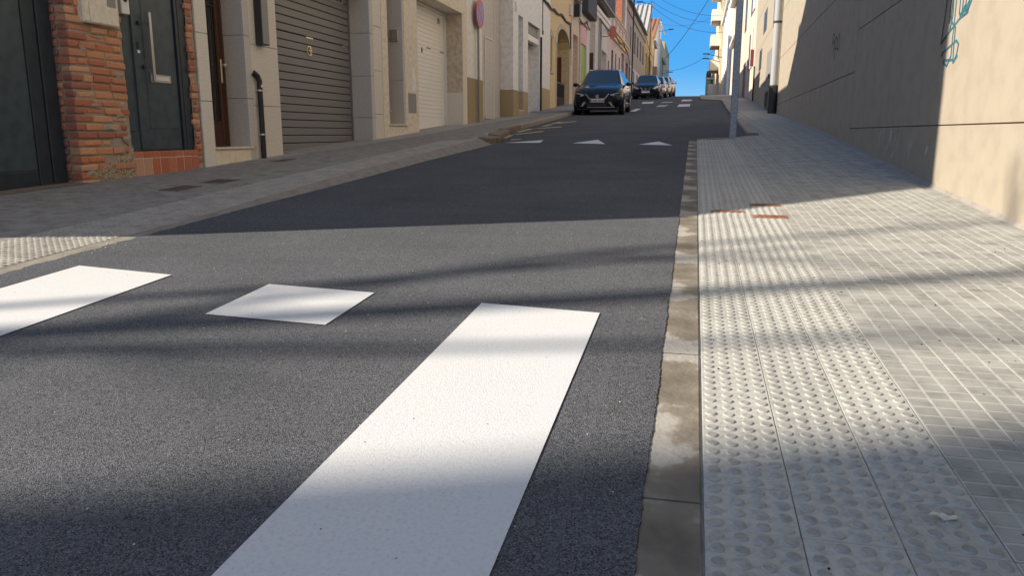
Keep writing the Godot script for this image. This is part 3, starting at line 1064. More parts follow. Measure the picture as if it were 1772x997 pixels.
	for i in 8:
		var a := 7.65 + 0.1465 * i
		var b: float = min(a + 0.1375, 8.81)
		var up := MB.new(root.position)
		bx(up, XF - 0.06, XF + rng.randf_range(-0.001, 0.003), 0.652, 0.722, a, b, 0.004)
		obj("tile", up, M.red_tiles[rng.randi() % 3], sill)
		var lo := MB.new(root.position)
		bx(lo, XF - 0.06, XF + rng.randf_range(-0.003, 0.002), 0.36, 0.643, a, b, 0.004)
		obj("tile", lo, M.red_tile_worn if i == 1 or i == 0 else M.red_tiles[rng.randi() % 3], sill)
	# ragged bricks between the door and the stone house
	var strip := part("brick_edge", M.mortar, root, [[-6.6, XF - 0.03, 0.3, 3.6, 8.80, 8.93]])
	y = 0.56
	while y < 2.85:
		var h := 0.066 + rng.randf_range(-0.006, 0.006)
		brick(strip, root, 8.80 + rng.randf_range(-0.03, 0.012), 8.91 + rng.randf_range(-0.02, 0.012), y, y + h, XF + rng.randf_range(-0.012, 0.014), 0.13, rng.randf() < 0.5)
		y += h + 0.016

func brick(parent: Node, root: Node3D, s0: float, s1: float, y0: float, y1: float, x: float, depth: float, dark := false, side := false):
	if s1 - s0 < 0.03:
		return
	var mb := MB.new()
	var c := Vector3(x - depth * 0.5, (y0 + y1) * 0.5, -(s0 + s1) * 0.5)
	var h := Vector3(depth, y1 - y0, s1 - s0) * 0.5
	mb.box(-h, h, rng.randf_range(0.007, 0.019))
	var m = M.bricks[rng.randi() % 6]
	if side and rng.randf() < 0.75:
		m = M.bricks[6 if rng.randf() < 0.6 else 3]
	elif dark and rng.randf() < 0.25:
		m = M.bricks[3]
	var o := obj("brick", mb, m, parent, c - root.position)
	o.rotation = Vector3(rng.randf_range(-0.03, 0.03), rng.randf_range(-0.02, 0.02), rng.randf_range(-0.03, 0.03))

func slabs(root: Node3D, m, x0: float, x1: float, s0: float, s1: float, ys: Array):
	# one stone slab for each course
	for i in ys.size() - 1:
		part("stone_slab", m, root, [[x0, x1, ys[i] + 0.003, ys[i + 1] - 0.003, s0, s1]], 0.004)

func build_stone_house():
	var root := house("stone_house", "stone-clad house with a dark wooden door and a grey slatted garage door", 8.95, 15.02)
	shell(root, M.mortar, 8.952, 15.02, 9.9, [[9.2, 10.07, 0.735, 3.3], [10.94, 14.48, 0.2, 3.62]], -9.59, XF - 0.03)
	var co := [0.3, 1.335, 2.18, 3.02, 3.85]
	slabs(root, M.pale_stone, XF - 0.03, XF, 8.955, 9.2, co)
	slabs(root, M.grey_stone, -6.5, XF - 0.001, 10.045, 10.195, [0.735, 1.41, 2.27, 3.2])
	slabs(root, M.beige_stone, XF - 0.03, XF, 10.197, 10.94, [0.3, 1.32, 2.165, 3.0, 3.85])
	part("plinth", M.sand_render, root, [[XF - 0.03, XF - 0.004, 0.3, 0.715, 9.2, 10.044]])
	part("corner_strip", M.grey_stone, root, [[XF - 0.03, XF - 0.010, 0.3, 0.733, 10.045, 10.195]])
	part("step", M.marble, root, [[-6.6, XF + 0.025, 0.716, 0.742, 9.19, 10.11]], 0.005)
	part("lintel", M.beige_stone, root, [[XF - 0.03, XF, 3.63, 5.6, 8.957, 15.02]], 0.004)
	# wooden door with iron grille
	var x := -6.47
	var d := part("door", M.wood_dark, root, [[x - 0.05, x, 0.745, 1.10, 9.21, 10.04], [x - 0.05, x, 1.10, 3.3, 9.21, 9.27], [x - 0.05, x, 1.10, 3.3, 9.865, 10.04], [x - 0.05, x, 2.92, 3.3, 9.27, 9.865]], 0.004)
	subpart("moulding", M.wood_dark, root, d, [[x - 0.01, x + 0.018, 0.80, 1.04, 9.28, 9.84], [x - 0.01, x + 0.012, 0.78, 3.2, 9.88, 9.90], [x - 0.01, x + 0.015, 0.76, 3.2, 9.99, 10.02]], 0.008)
	subpart("glass", M.glass, root, d, [[x - 0.04, x - 0.03, 1.10, 2.92, 9.27, 9.865]])
	for i in 6:
		subpart("grille_bar", M.dark_metal, root, d, [[x - 0.005, x + 0.010, 1.11, 2.91, 9.33 + 0.092 * i, 9.342 + 0.092 * i]], 0.002)
	for gy in [1.62, 2.62]:
		subpart("grille_bar", M.dark_metal, root, d, [[x - 0.004, x + 0.008, gy, gy + 0.014, 9.27, 9.865]], 0.002)
	var hm := MB.new(root.position + d.position)
	bx(hm, x, x + 0.012, 1.62, 1.94, 9.92, 9.955, 0.004)
	hm.ball(Vector3(x + 0.055, 1.86, -9.95), 0.027, 8, 12)
	hm.tube(Vector3(x, 1.86, -9.95), Vector3(x + 0.04, 1.86, -9.95), 0.012, 0.012, 8)
	obj("handle", hm, M.brass, d)
	# long dark box lamp and the vent pipe on the pillar
	var lamp := part("box_lamp", M.dark_metal, root, [[XF, XF + 0.115, 2.17, 3.2, 10.34, 10.53]], 0.006)
	subpart("face", M.zinc, root, lamp, [[XF + 0.11, XF + 0.121, 2.185, 3.18, 10.352, 10.518]], 0.002)
	var pm := MB.new(root.position)
	var px := XF + 0.055
	pm.tube(Vector3(px, 0.45, -10.285), Vector3(px, 1.66, -10.285), 0.038, 0.038, 14)
	pm.ball(Vector3(px, 1.66, -10.285), 0.038, 8, 12)
	pm.tube(Vector3(px, 1.66, -10.285), Vector3(px - 0.012, 1.73, -10.26), 0.040, 0.040, 14)
	pm.tube(Vector3(px - 0.012, 1.73, -10.26), Vector3(px - 0.04, 1.775, -10.20), 0.040, 0.042, 14)
	pm.ball(Vector3(px - 0.012, 1.73, -10.26), 0.040, 8, 12)
	var pipe := obj("vent_pipe", pm, M.black, root)
	for yy in [0.90, 1.52]:
		var cm := MB.new(root.position)
		cm.tube(Vector3(px, yy, -10.285), Vector3(px, yy + 0.022, -10.285), 0.046, 0.046, 14)
		bx(cm, XF, px, yy, yy + 0.022, 10.27, 10.30)
		obj("clamp", cm, M.steel, pipe)
	subpart("sticker", M.white_plastic, root, pipe, [[px + 0.03, px + 0.0405, 1.575, 1.61, 10.265, 10.30]])
	# grey slatted garage door
	var gx := -6.585
	var g := part("garage_door", M.dark_void, root, [[gx - 0.06, gx - 0.024, 0.2, 3.62, 10.94, 14.478]])
	var y := 0.38
	var k := 0
	while y < 3.6:
		var gap := 0.012
		if absf(y - 2.56) < 0.06:
			gap = 0.024
		var b := MB.new(root.position)
		bx(b, gx - 0.03, gx + 0.006, y + gap * 0.5, y + 0.1283 - 0.006, 10.96, 14.41, 0.007)
		obj("slat", b, M.shutter, g)
		y += 0.1283
		k += 1
	subpart("jamb", M.shutter, root, g, [[gx - 0.02, gx + 0.03, 0.2, 3.62, 14.425, 14.478]], 0.004)
	var em := MB.new(root.position)
	em.tube(Vector3(gx + 0.004, 2.335, -12.78), Vector3(gx + 0.02, 2.335, -12.78), 0.092, 0.086, 22)
	var knob := obj("handle_plate", em, M.brass, g)
	em = MB.new(root.position)
	em.tube(Vector3(gx + 0.018, 2.335, -12.78), Vector3(gx + 0.025, 2.335, -12.78), 0.066, 0.062, 20)
	obj("handle_recess", em, M.black, g)
	em = MB.new(root.position)
	bx(em, gx + 0.022, gx + 0.04, 2.322, 2.348, 12.72, 12.84, 0.006)
	bx(em, gx + 0.022, gx + 0.037, 2.265, 2.405, 12.77, 12.79, 0.004)
	obj("handle", em, M.brass, g)
	subpart("keeper", M.steel, root, g, [[gx, gx + 0.016, 2.535, 2.565, 12.68, 12.93], [gx, gx + 0.016, 2.535, 2.565, 14.12, 14.32]], 0.003)
	subpart("keeper", M.black, root, g, [[gx, gx + 0.014, 2.16, 2.28, 10.98, 11.03]], 0.003)
	var pl := subpart("notice_plate", M.white_plastic, root, g, [[gx + 0.004, gx + 0.014, 3.30, 3.58, 13.62, 14.22]], 0.003)
	pl.material_override = M.zinc
	subpart("plate_line", M.dark_void, root, g, [[gx + 0.012, gx + 0.017, 3.325, 3.56, 13.66 + 0.0, 13.70], [gx + 0.012, gx + 0.017, 3.345, 3.56, 13.76, 13.85], [gx + 0.012, gx + 0.017, 3.345, 3.56, 13.91, 14.0], [gx + 0.012, gx + 0.017, 3.345, 3.56, 14.06, 14.14]])
	# far reveal of the garage and the pier beyond it
	slabs(root, M.grey_stone, gx - 0.03, XF - 0.002, 14.45, 14.60, [0.3, 1.23, 2.02, 2.82, 3.62])
	slabs(root, M.beige_stone, XF - 0.03, XF, 14.602, 15.018, [0.3, 1.3, 2.14, 2.98, 3.63])

func build_sand_house():
	var root := house("sand_house", "sand coloured house with a white slatted garage door in a deep recess", 15.03, 21.1)
	var base := gs(15.0) - 0.4
	var w := MB.new(root.position)
	facade(w, 15.035, 21.1, base, 8.0, [[15.35, 16.3, 1.10, 4.6], [17.13, 20.7, 0.5, 4.06]], DEEP, XF)
	w.prism([v2(15.035, 8.0), v2(15.035, 9.85), v2(16.9, 9.75), v2(20.2, 8.0)], func(u, v, d): return Vector3(d, v, -u), XF, -6.6)
	obj("wall", w, M.sand_render, root)
	part("back_wall", M.sand_render, root, [[-13.0, DEEP, base, 7.98, 16.91, 21.09], [-9.59, DEEP, base, 7.98, 15.037, 16.908]])
	# recessed entrance
	part("reveal", M.grey_stone, root, [[-6.77, XF - 0.012, 2.05, 4.6, 16.22, 16.303], [-6.77, XF - 0.012, 1.12, 2.044, 16.22, 16.303]], 0.004)
	part("step", M.marble, root, [[-6.77, XF + 0.035, 1.085, 1.118, 15.30, 16.36]], 0.006)
	part("step", M.marble, root, [[-6.77, XF + 0.03, 1.36, 1.39, 15.30, 15.36]], 0.006)
	part("door", M.wood_dark, root, [[-6.77, -6.70, 1.12, 4.6, 15.36, 16.21]])
	var bell := part("bell_box", M.steel, root, [[-6.42, -6.24, 2.86, 3.10, 16.17, 16.222]], 0.008)
	subpart("face", M.zinc, root, bell, [[-6.405, -6.255, 2.90, 3.06, 16.163, 16.172]], 0.003)
	# meter flap in the wall, with paint splashed over it
	part("meter_flap", M.zinc, root, [[XF - 0.01, XF + 0.006, 1.37, 1.80, 16.46, 16.96]], 0.003)
	part("paint_patch", M.white_wall_warm, root, [[XF, XF + 0.002, 1.86, 2.16, 16.66, 16.98], [XF, XF + 0.0025, 2.161, 2.36, 16.72, 16.93]])
	# white garage door
	var gx := -6.64
	var g := part("garage_door", M.white_door, root, [[gx - 0.06, gx - 0.012, 0.6, 4.06, 17.13, 20.66]])
	var y := 1.33
	while y < 4.0:
		var b := MB.new(root.position)
		bx(b, gx - 0.03, gx, y + 0.005, min(y + 0.1025 - 0.005, 4.04), 17.14, 20.54, 0.006)
		obj("slat", b, M.white_door, g)
		y += 0.1025
	subpart("kick_panel", M.white_door, root, g, [[gx - 0.03, gx + 0.002, 0.95, 1.325, 17.14, 20.54]], 0.004)
	subpart("frame", M.white_plastic, root, g, [[gx - 0.03, gx + 0.05, 0.9, 4.05, 20.575, 20.66], [gx - 0.03, gx + 0.05, 3.985, 4.055, 17.13, 20.575]], 0.005)
	var lk := MB.new(root.position)
	lk.ball(Vector3(gx, 2.95, -18.81), 1.0, 8, 14, Vector3(0.012, 0.075, 0.045))
	obj("lock", lk, M.black, g)
	subpart("keeper", M.black, root, g, [[gx, gx + 0.008, 3.03, 3.052, 19.18, 19.46], [gx, gx + 0.008, 3.03, 3.052, 20.24, 20.54]])
	var num := MeshInstance3D.new()
	num.mesh = text_mesh("31", 0.19, 0.006)
	num.name = "house_number"
	num.material_override = M.wood_dark
	g.add_child(num, true)
	num.transform = Transform3D(Basis(Vector3.UP, PI / 2), Vector3(gx + 0.004, 3.80, -20.14) - root.position)
	# far reveal: rendered above, stone foot below
	part("reveal", M.sand_reveal, root, [[gx - 0.05, XF - 0.008, 2.02, 4.058, 20.66, 20.702]])
	part("foot_stone", M.beige_stone, root, [[gx - 0.05, XF + 0.012, 0.9, 2.015, 20.655, 20.80]], 0.006)

func build_gate_house():
	var root := house("gate_house", "white rendered house with an ochre base and a tall grey metal gate", 21.1, 26.75)
	shell(root, M.white_wall_warm, 21.102, 26.75, 8.0, [[22.7, 26.74, 0.6, 6.6]])
	part("base_render", M.ochre, root, [[XF - 0.02, XF + 0.02, 0.9, 2.45, 21.104, 22.7]], 0.008)
	var gx := -6.62
	var g := part("gate", M.grey_gate, root, [[gx - 0.05, gx, 1.2, 6.6, 22.72, 26.70]])
	for i in 24:
		var a := 22.74 + 0.165 * i
		if a > 26.6:
			break
		if a > 24.55 and a < 25.75:
			continue
		subpart("slat", M.grey_gate, root, g, [[gx - 0.01, gx + 0.012, 1.25, 6.58, a, a + 0.155]], 0.004)
	var dr := subpart("door", M.grey_gate, root, g, [[gx, gx + 0.03, 1.46, 3.90, 24.72, 25.72]], 0.005)
	subpart("door_frame", M.white_plastic, root, g, [[gx, gx + 0.045, 1.42, 3.96, 24.66, 24.71], [gx, gx + 0.045, 1.42, 3.96, 25.73, 25.78], [gx, gx + 0.045, 3.91, 3.96, 24.71, 25.73]], 0.004)
	subpart("sill", M.white_plastic, root, g, [[gx, gx + 0.05, 1.40, 1.44, 24.66, 25.78]], 0.004)

func build_white_house():
	var root := house("white_house", "white house with an ochre base, a narrow doorway and a shop under a rolled shutter", 26.75, 33.8)
	shell(root, M.white_wall, 26.752, 33.8, 8.85, [[27.57, 28.34, 1.75, 5.0], [29.22, 31.55, 1.70, 5.0]])
	part("base_render", M.ochre, root, [[-6.61, XF + 0.02, 1.0, 2.41, 26.725, 27.57]], 0.01)
	part("base_render", M.ochre_smooth, root, [[XF - 0.02, XF + 0.015, 1.0, 2.43, 28.34, 29.22]], 0.006)
	part("base_render", M.ochre_smooth, root, [[XF - 0.02, XF + 0.015, 1.0, 2.76, 31.56, 33.8]], 0.006)
	part("base_render", M.ochre_smooth, root, [[-6.76, XF - 0.02, 1.76, 2.43, 28.30, 28.342], [XF - 0.02, XF + 0.015, 1.0, 1.70, 27.571, 28.339]])
	part("sill", M.white_plastic, root, [[-6.7, XF + 0.04, 1.715, 1.758, 27.55, 28.36]], 0.006)
	part("door", M.zinc, root, [[-6.76, -6.70, 1.76, 5.0, 27.60, 28.30]])
	# shop front
	var f := part("shop_front", M.white_door, root, [[-6.6, -6.55, 1.72, 4.2, 29.24, 29.34], [-6.6, -6.55, 1.72, 4.2, 30.55, 30.65], [-6.6, -6.55, 3.3, 3.42, 29.34, 30.55]])
	subpart("glass", M.window_dark, root, f, [[-6.59, -6.575, 1.75, 4.2, 29.34, 30.55]])
	part("shutter_slat", M.zinc, root, [[-6.5, -6.28, 4.72, 4.98, 29.24, 31.53], [-6.5, -6.22, 4.62, 4.70, 29.24, 31.53]], 0.01)
	part("shutter_box", M.white_door, root, [[-6.4, -6.2, 4.36, 4.60, 29.24, 31.53]], 0.02)
	part("reveal", M.white_wall, root, [[-6.74, XF - 0.01, 1.72, 4.35, 31.46, 31.56]])
	var dp := MB.new(root.position)
	dp.tube(Vector3(XF + 0.04, 1.75, -31.60), Vector3(XF + 0.04, 4.7, -31.60), 0.04, 0.04, 8)
	obj("downpipe", dp, M.black, root)
	dp = MB.new(root.position)
	dp.tube(Vector3(XF + 0.015, 4.95, -32.0), Vector3(XF + 0.015, 6.9, -32.0), 0.018, 0.018, 6)
	bx(dp, XF, XF + 0.05, 4.85, 5.0, 31.96, 32.04)
	obj("wall_wire", dp, M.cable, root)
	part("wall_light", M.white_plastic, root, [[XF, XF + 0.06, 5.05, 5.35, 27.02, 27.14]], 0.02)

func build_arch_house():
	var root := house("arch_house", "cream house with a big arched porch and a black iron gate", 33.8, 39.4)
	var base := gs(33.0) - 0.4
	var w := MB.new(root.position)
	# wall with an arched opening: outline cut out in strips
	var a0 := 35.42
	var a1 := 39.02
	var spring := 4.95
	var rise := 0.72
	facade(w, 33.802, 39.4, base, 9.3, [[33.9, 34.36, 3.6, 4.95], [a0, a1, base, 5.9]], DEEP, XF)
	var n := 18
	var arc := func(t: float) -> Vector2: return v2(lerp(a0, a1, t), spring + rise * sqrt(max(0.0, 1.0 - pow(2.0 * t - 1.0, 2.0))))
	for i in n:
		var p: Vector2 = arc.call(float(i) / n)
		var q: Vector2 = arc.call(float(i + 1) / n)
		w.prism([v2(p.x, 5.9), v2(q.x, 5.9), q, p], func(u, v, d): return Vector3(d, v, -u), XF, DEEP)
	obj("wall", w, M.cream_wall, root)
	var rim := MB.new(root.position)
	for i in n:
		var p: Vector2 = arc.call(float(i) / n)
		var q: Vector2 = arc.call(float(i + 1) / n)
		var c := v2((a0 + a1) * 0.5, spring - 0.6)
		rim.prism([p, q, q + (q - c).normalized() * 0.22, p + (p - c).normalized() * 0.22], func(u, v, d): return Vector3(d, v, -u), XF + 0.03, XF - 0.02)
	bx(rim, XF - 0.02, XF + 0.03, base, spring + 0.06, a0 - 0.2, a0)
	bx(rim, XF - 0.02, XF + 0.03, base, spring + 0.06, a1, a1 + 0.2)
	obj("arch_rim", rim, M.sand_reveal, root)
	part("back_wall", M.cream_wall, root, [[-13.0, -8.6, base, 9.28, 33.804, 39.398], [-8.6, DEEP, base, 9.28, 33.804, a0], [-8.6, DEEP, base, 9.28, a1, 39.398], [-8.6, DEEP, 5.9, 9.28, a0, a1]])
	part("porch_ceiling", M.wood_dark, root, [[-8.6, DEEP, 5.2, 5.89, a0, a1]])
	part("porch_floor", M.concrete, root, [[-8.6, XF + 0.1, 1.5, 2.06, a0, a1]])
	part("door", M.wood_red, root, [[-8.6, -8.5, 2.06, 4.6, a0 + 1.3, a0 + 2.9]])
	part("door", M.wood_red, root, [[-7.6, -6.52, 2.06, 4.6, a1 - 0.06, a1]])
	part("window", M.window_dark, root, [[-6.6, -6.5, 3.6, 4.95, 33.9, 34.36]])
	part("window_frame", M.sand_reveal, root, [[XF - 0.01, XF + 0.04, 5.0, 5.28, 33.83, 34.5], [XF - 0.01, XF + 0.06, 3.46, 3.59, 33.83, 34.5]], 0.01)
	var g := part("iron_gate", M.black, root, [[XF - 0.16, XF - 0.12, 3.22, 3.27, a0, a1 - 0.4], [XF - 0.16, XF - 0.12, 2.14, 2.19, a0, a1 - 0.4]])
	for i in 17:
		subpart("gate_bar", M.black, root, g, [[XF - 0.155, XF - 0.125, 2.12, 3.3, a0 + 0.19 * i, a0 + 0.19 * i + 0.03]])
	subpart("gate_panel", M.black, root, g, [[XF - 0.145, XF - 0.135, 2.19, 2.62, a0, a1 - 0.4]])
	part("cable_box", M.pale_wall, root, [[XF, XF + 0.12, 6.55, 7.05, 38.85, 39.2]], 0.01)
	part("wall_light", M.white_plastic, root, [[XF, XF + 0.08, 4.85, 5.15, 35.02, 35.14]], 0.02)
	part("roof", M.roof_tile, root, [[-13.2, XF + 0.25, 9.301, 9.42, 33.81, 39.39]])

func window_set(root: Node3D, holes: Array, frame_m, glass_m):
	for h in holes:
		var f := part("window", frame_m, root, [[XF - 0.30, XF - 0.25, h[2], h[3], h[0], h[0] + 0.08], [XF - 0.30, XF - 0.25, h[2], h[3], h[1] - 0.08, h[1]], [XF - 0.30, XF - 0.25, h[3] - 0.08, h[3], h[0] + 0.08, h[1] - 0.08], [XF - 0.30, XF - 0.25, h[2], h[2] + 0.08, h[0] + 0.08, h[1] - 0.08]])
		subpart("pane", glass_m, root, f, [[XF - 0.29, XF - 0.27, h[2] + 0.08, h[3] - 0.08, h[0] + 0.08, h[1] - 0.08]])

func build_far_left():
	# peach house
	var r := house("peach_house", "narrow peach house with a plain recessed doorway and a black flower box", 39.4, 42.6)
	shell(r, M.peach_wall, 39.402, 42.6, 9.2, [[40.3, 42.0, 2.0, 5.88]])
	part("door", M.peach_wall, r, [[-6.77, -6.60, 2.0, 5.88, 40.3, 42.0]])
	part("door_panel", M.pink_wall, r, [[-6.60, -6.57, 2.2, 4.7, 40.6, 41.7]], 0.02)
	var dp := MB.new(r.position)
	dp.tube(Vector3(XF + 0.05, 2.1, -42.5), Vector3(XF + 0.05, 9.0, -42.5), 0.05, 0.05, 8)
	dp.tube(Vector3(XF + 0.04, 4.3, -39.5), Vector3(XF + 0.04, 7.0, -39.5), 0.03, 0.03, 8)
	obj("downpipe", dp, M.pale_wall, r)
	# flower box hanging from a bracket
	var fb := thing("flower_box", "black planter with straggling dry plants hung on the peach house", "planter", Vector3(XF, 6.7, -40.3))
	part("planter", M.black, fb, [[XF + 0.02, XF + 0.34, 6.66, 7.25, 40.1, 40.62]], 0.03)
	part("bracket", M.steel, fb, [[XF, XF + 0.36, 6.60, 6.66, 40.2, 40.26], [XF, XF + 0.05, 6.5, 7.4, 40.04, 40.09]])
	var tw := MB.new(fb.position)
	for i in 26:
		var p := Vector3(XF + rng.randf_range(0.06, 0.3), 7.2, -rng.randf_range(40.15, 40.55))
		tw.path([p, p + Vector3(rng.randf_range(-0.1, 0.16), rng.randf_range(0.1, 0.3), rng.randf_range(-0.15, 0.15)), p + Vector3(rng.randf_range(-0.1, 0.3), rng.randf_range(0.05, 0.55), rng.randf_range(-0.3, 0.3))], 0.012, 4)
	obj("twigs", tw, M.bark, fb)
	# green shop
	r = house("green_shop", "house with a green shop front under a pink sign and a dark balcony front", 42.6, 45.5)
	shell(r, M.pale_wall, 42.602, 45.5, 10.95, [[43.0, 45.3, 2.2, 6.8]])
	part("sign_panel", M.pink_panel, r, [[-6.3, XF - 0.02, 5.75, 6.75, 43.1, 45.3]], 0.02)
	part("sign_frame", M.sign_dark_red, r, [[-6.3, XF + 0.03, 5.7, 6.8, 43.0, 43.1], [-6.3, XF + 0.02, 6.76, 6.84, 43.1, 45.3]])
	part("shop_panel", M.green_panel, r, [[-6.32, -6.24, 2.2, 5.74, 43.0, 45.3]])
	part("shop_panel", M.green_panel, r, [[-6.24, -6.21, 2.3, 3.6, 43.4, 44.9], [-6.24, -6.21, 3.7, 5.6, 43.4, 44.9]], 0.02)
	part("jamb", M.white_plastic, r, [[-6.5, XF + 0.03, 2.2, 5.74, 45.31, 45.49]])
	var aw := MB.new(r.position)
	bx(aw, XF + 0.02, XF + 0.42, 7.25, 10.9, 42.75, 46.5, 0.03)
	obj("balcony_front", aw, M.awning_dark, r)
	# pale house with two recesses and a dark balcony panel
	r = house("pale_house", "pale grey house with a deep doorway, dark balcony panels and a steel downpipe", 45.5, 55.9)
	shell(r, M.pale_wall, 45.502, 55.9, 10.9, [[46.7, 49.3, 2.4, 7.75], [52.5, 55.7, 2.8, 6.35]])
	part("door", M.pale_wall, r, [[-6.77, -6.7, 2.4, 7.75, 46.7, 49.3], [-6.77, -6.7, 2.8, 6.35, 52.5, 55.7]])
	part("door_leaf", M.wood_dark, r, [[-6.5, XF - 0.1, 2.6, 5.8, 49.28, 49.31]])
	part("balcony_panel", M.awning_dark, r, [[XF + 0.55, XF + 0.62, 8.75, 10.6, 48.0, 54.9], [XF, XF + 0.55, 8.75, 10.6, 54.83, 54.9]])
	part("balcony_slab", M.dark_metal, r, [[XF, XF + 0.66, 8.62, 8.74, 47.8, 55.0]], 0.01)
	part("cornice", M.white_wall, r, [[XF, XF + 0.25, 8.2, 8.42, 46.0, 55.9], [XF, XF + 0.14, 8.0, 8.2, 46.0, 55.9]], 0.01)
	dp = MB.new(r.position)
	dp.tube(Vector3(XF + 0.08, 2.6, -51.5), Vector3(XF + 0.08, 8.2, -51.5), 0.07, 0.07, 8)
	dp.tube(Vector3(XF + 0.08, 2.6, -50.6), Vector3(XF + 0.08, 8.2, -50.6), 0.045, 0.045, 8)
	obj("downpipe", dp, M.downpipe, r)
	# pink house
	r = house("pink_house", "low pink house with narrow barred windows under a panelled parapet", 55.9, 70.6)
	var ws := [[56.75, 57.5, 3.6, 6.0], [58.95, 60.4, 3.2, 6.98], [61.8, 62.8, 3.4, 6.96], [64.7, 65.8, 3.4, 6.96], [67.1, 69.6, 3.2, 7.55]]
	shell(r, M.pink_wall, 55.902, 70.6, 9.55, ws)
	window_set(r, ws, M.dark_metal, M.window_dark)
	part("cornice", M.cream_wall, r, [[XF, XF + 0.4, 8.1, 8.28, 55.95, 70.6], [XF, XF + 0.28, 7.95, 8.1, 55.95, 70.6], [XF, XF + 0.16, 7.75, 7.95, 55.95, 70.6]], 0.02)
	for i in 5:
		part("parapet_frame", M.peach_wall, r, [[XF, XF + 0.07, 9.3, 9.42, 56.4 + 2.8 * i, 58.8 + 2.8 * i], [XF, XF + 0.07, 8.5, 8.62, 56.4 + 2.8 * i, 58.8 + 2.8 * i], [XF, XF + 0.07, 8.62, 9.3, 56.4 + 2.8 * i, 56.55 + 2.8 * i], [XF, XF + 0.07, 8.62, 9.3, 58.65 + 2.8 * i, 58.8 + 2.8 * i]])
	part("coping", M.cream_wall, r, [[XF - 0.35, XF + 0.12, 9.551, 9.68, 55.95, 70.58]], 0.02)
	for h in ws.slice(0, 4):
		for k in 3:
			part("grille_bar", M.dark_metal, r, [[XF - 0.06, XF - 0.02, h[2], h[3], lerp(float(h[0]), float(h[1]), (k + 0.7) / 3.6), lerp(float(h[0]), float(h[1]), (k + 0.7) / 3.6) + 0.05]])
	# brown house: brick party wall facing down the street
	r = house("brown_house", "grey-brown two storey house with tall narrow windows and a bare brick side wall", 70.62, 96.8)
	ws = [[75.1, 76.4, 8.7, 10.65], [80.1, 82.2, 8.75, 10.8], [84.2, 86.3, 8.75, 10.8], [88.6, 90.7, 8.75, 10.8], [92.8, 95.2, 8.75, 10.8]]
	var low := [[71.2, 73.6, 4.6, 7.1], [75.2, 76.4, 4.9, 7.0], [79.7, 81.2, 4.9, 7.0], [84.5, 86.2, 4.9, 7.0]]
	shell(r, M.brown_wall, 70.622, 96.8, 12.3, ws + low)
	window_set(r, ws, M.dark_metal, M.window_dark)
	window_set(r, low, M.white_plastic, M.window_dark)
	part("base_render", M.pale_wall, r, [[XF, XF + 0.03, 4.0, 4.88, 70.7, 96.7], [XF, XF + 0.03, 7.02, 7.22, 74.0, 96.7], [XF, XF + 0.03, 4.88, 7.02, 76.45, 79.65], [XF, XF + 0.03, 4.88, 7.02, 81.25, 84.45], [XF, XF + 0.03, 4.88, 7.02, 86.3, 96.7]])
	part("eaves", M.dark_metal, r, [[-7.5, XF + 0.35, 12.301, 12.5, 71.0, 96.8]])
	part("cornice", M.brown_wall, r, [[XF, XF + 0.15, 11.5, 11.7, 71.0, 96.8]], 0.02)
	var bw := MB.new(r.position)
	bx(bw, -13.0, XF - 0.36, 8.0, 15.5, 70.55, 70.62)
	var bp := obj("brick_side_wall", bw, M.mortar, r)
	for row in 22:
		var x := -13.0 + (0.25 if row % 2 == 0 else 0.0)
		while x < XF - 0.45:
			if x > -9.6:
				subpart("brick", M.hollow_brick, r, bp, [[x, min(x + 0.48, XF - 0.38), 9.4 + 0.28 * row, 9.4 + 0.28 * row + 0.265, 70.51, 70.56]])
			x += 0.5
	part("upper_floor", M.brown_wall, r, [[-13.0, XF - 0.01, 12.51, 15.5, 70.63, 74.5]])
	# yellow house with its gable to the street
	r = house("yellow_house", "yellow house whose gable stands over a ribbed pale roof", 97.0, 115.5)
	ws = [[99.2, 101.8, 7.6, 10.65], [103.2, 106.0, 7.6, 10.65], [107.5, 111.2, 7.6, 10.6]]
	shell(r, M.yellow_wall, 97.002, 115.5, 12.6, ws)
	window_set(r, ws, M.white_plastic, M.window_dark)
	var gb := MB.new(r.position)
	gb.prism([v2(97.0, 12.6), v2(106.2, 17.0), v2(115.5, 12.6)], func(u, v, d): return Vector3(d, v, -u), XF, -13.0)
	obj("gable", gb, M.yellow_wall, r)
	var rs := MB.new(r.position)
	rs.prism([v2(96.6, 12.45), v2(106.2, 17.05), v2(106.2, 17.25), v2(96.6, 12.65)], func(u, v, d): return Vector3(d, v, -u), XF + 0.3, -13.0)
	var roof := obj("roof", rs, M.roof_sheet, r)
	for i in 11:
		var rb := MB.new(r.position)
		var x := XF + 0.2 - 0.62 * i
		rb.prism([v2(96.5, 12.62), v2(106.2, 17.27), v2(106.2, 17.42), v2(96.5, 12.77)], func(u, v, d): return Vector3(d, v, -u), x, x - 0.16)
		obj("rib", rb, M.roof_sheet, roof)
	part("gutter", M.white_wall, r, [[-13.0, XF + 0.35, 12.25, 12.5, 96.45, 96.65]])
	# white house with a tiled roof
	r = house("tiled_house", "white house with a red and cream tiled roof sloping down the hill", 115.7, 137.0)
	shell(r, M.white_wall, 115.702, 137.0, 14.0, [[116.5, 119.5, 9.0, 13.0]])
	part("window", M.window_dark, r, [[-6.6, -6.4, 9.0, 13.0, 116.5, 119.5]])
	part("balcony", M.zinc, r, [[XF, XF + 0.6, 9.0, 10.3, 115.8, 121.0], [XF, XF + 0.35, 13.2, 13.9, 115.8, 121.0]])
	var gw := MB.new(r.position)
	gw.prism([v2(115.72, 14.0), v2(121.2, 14.85), v2(130.5, 18.4), v2(131.0, 18.8), v2(137.0, 18.8), v2(137.0, 14.0)], func(u, v, d): return Vector3(d, v, -u), XF, XF - 0.5)
	obj("side_wall", gw, M.white_wall, r)
	rs = MB.new(r.position)
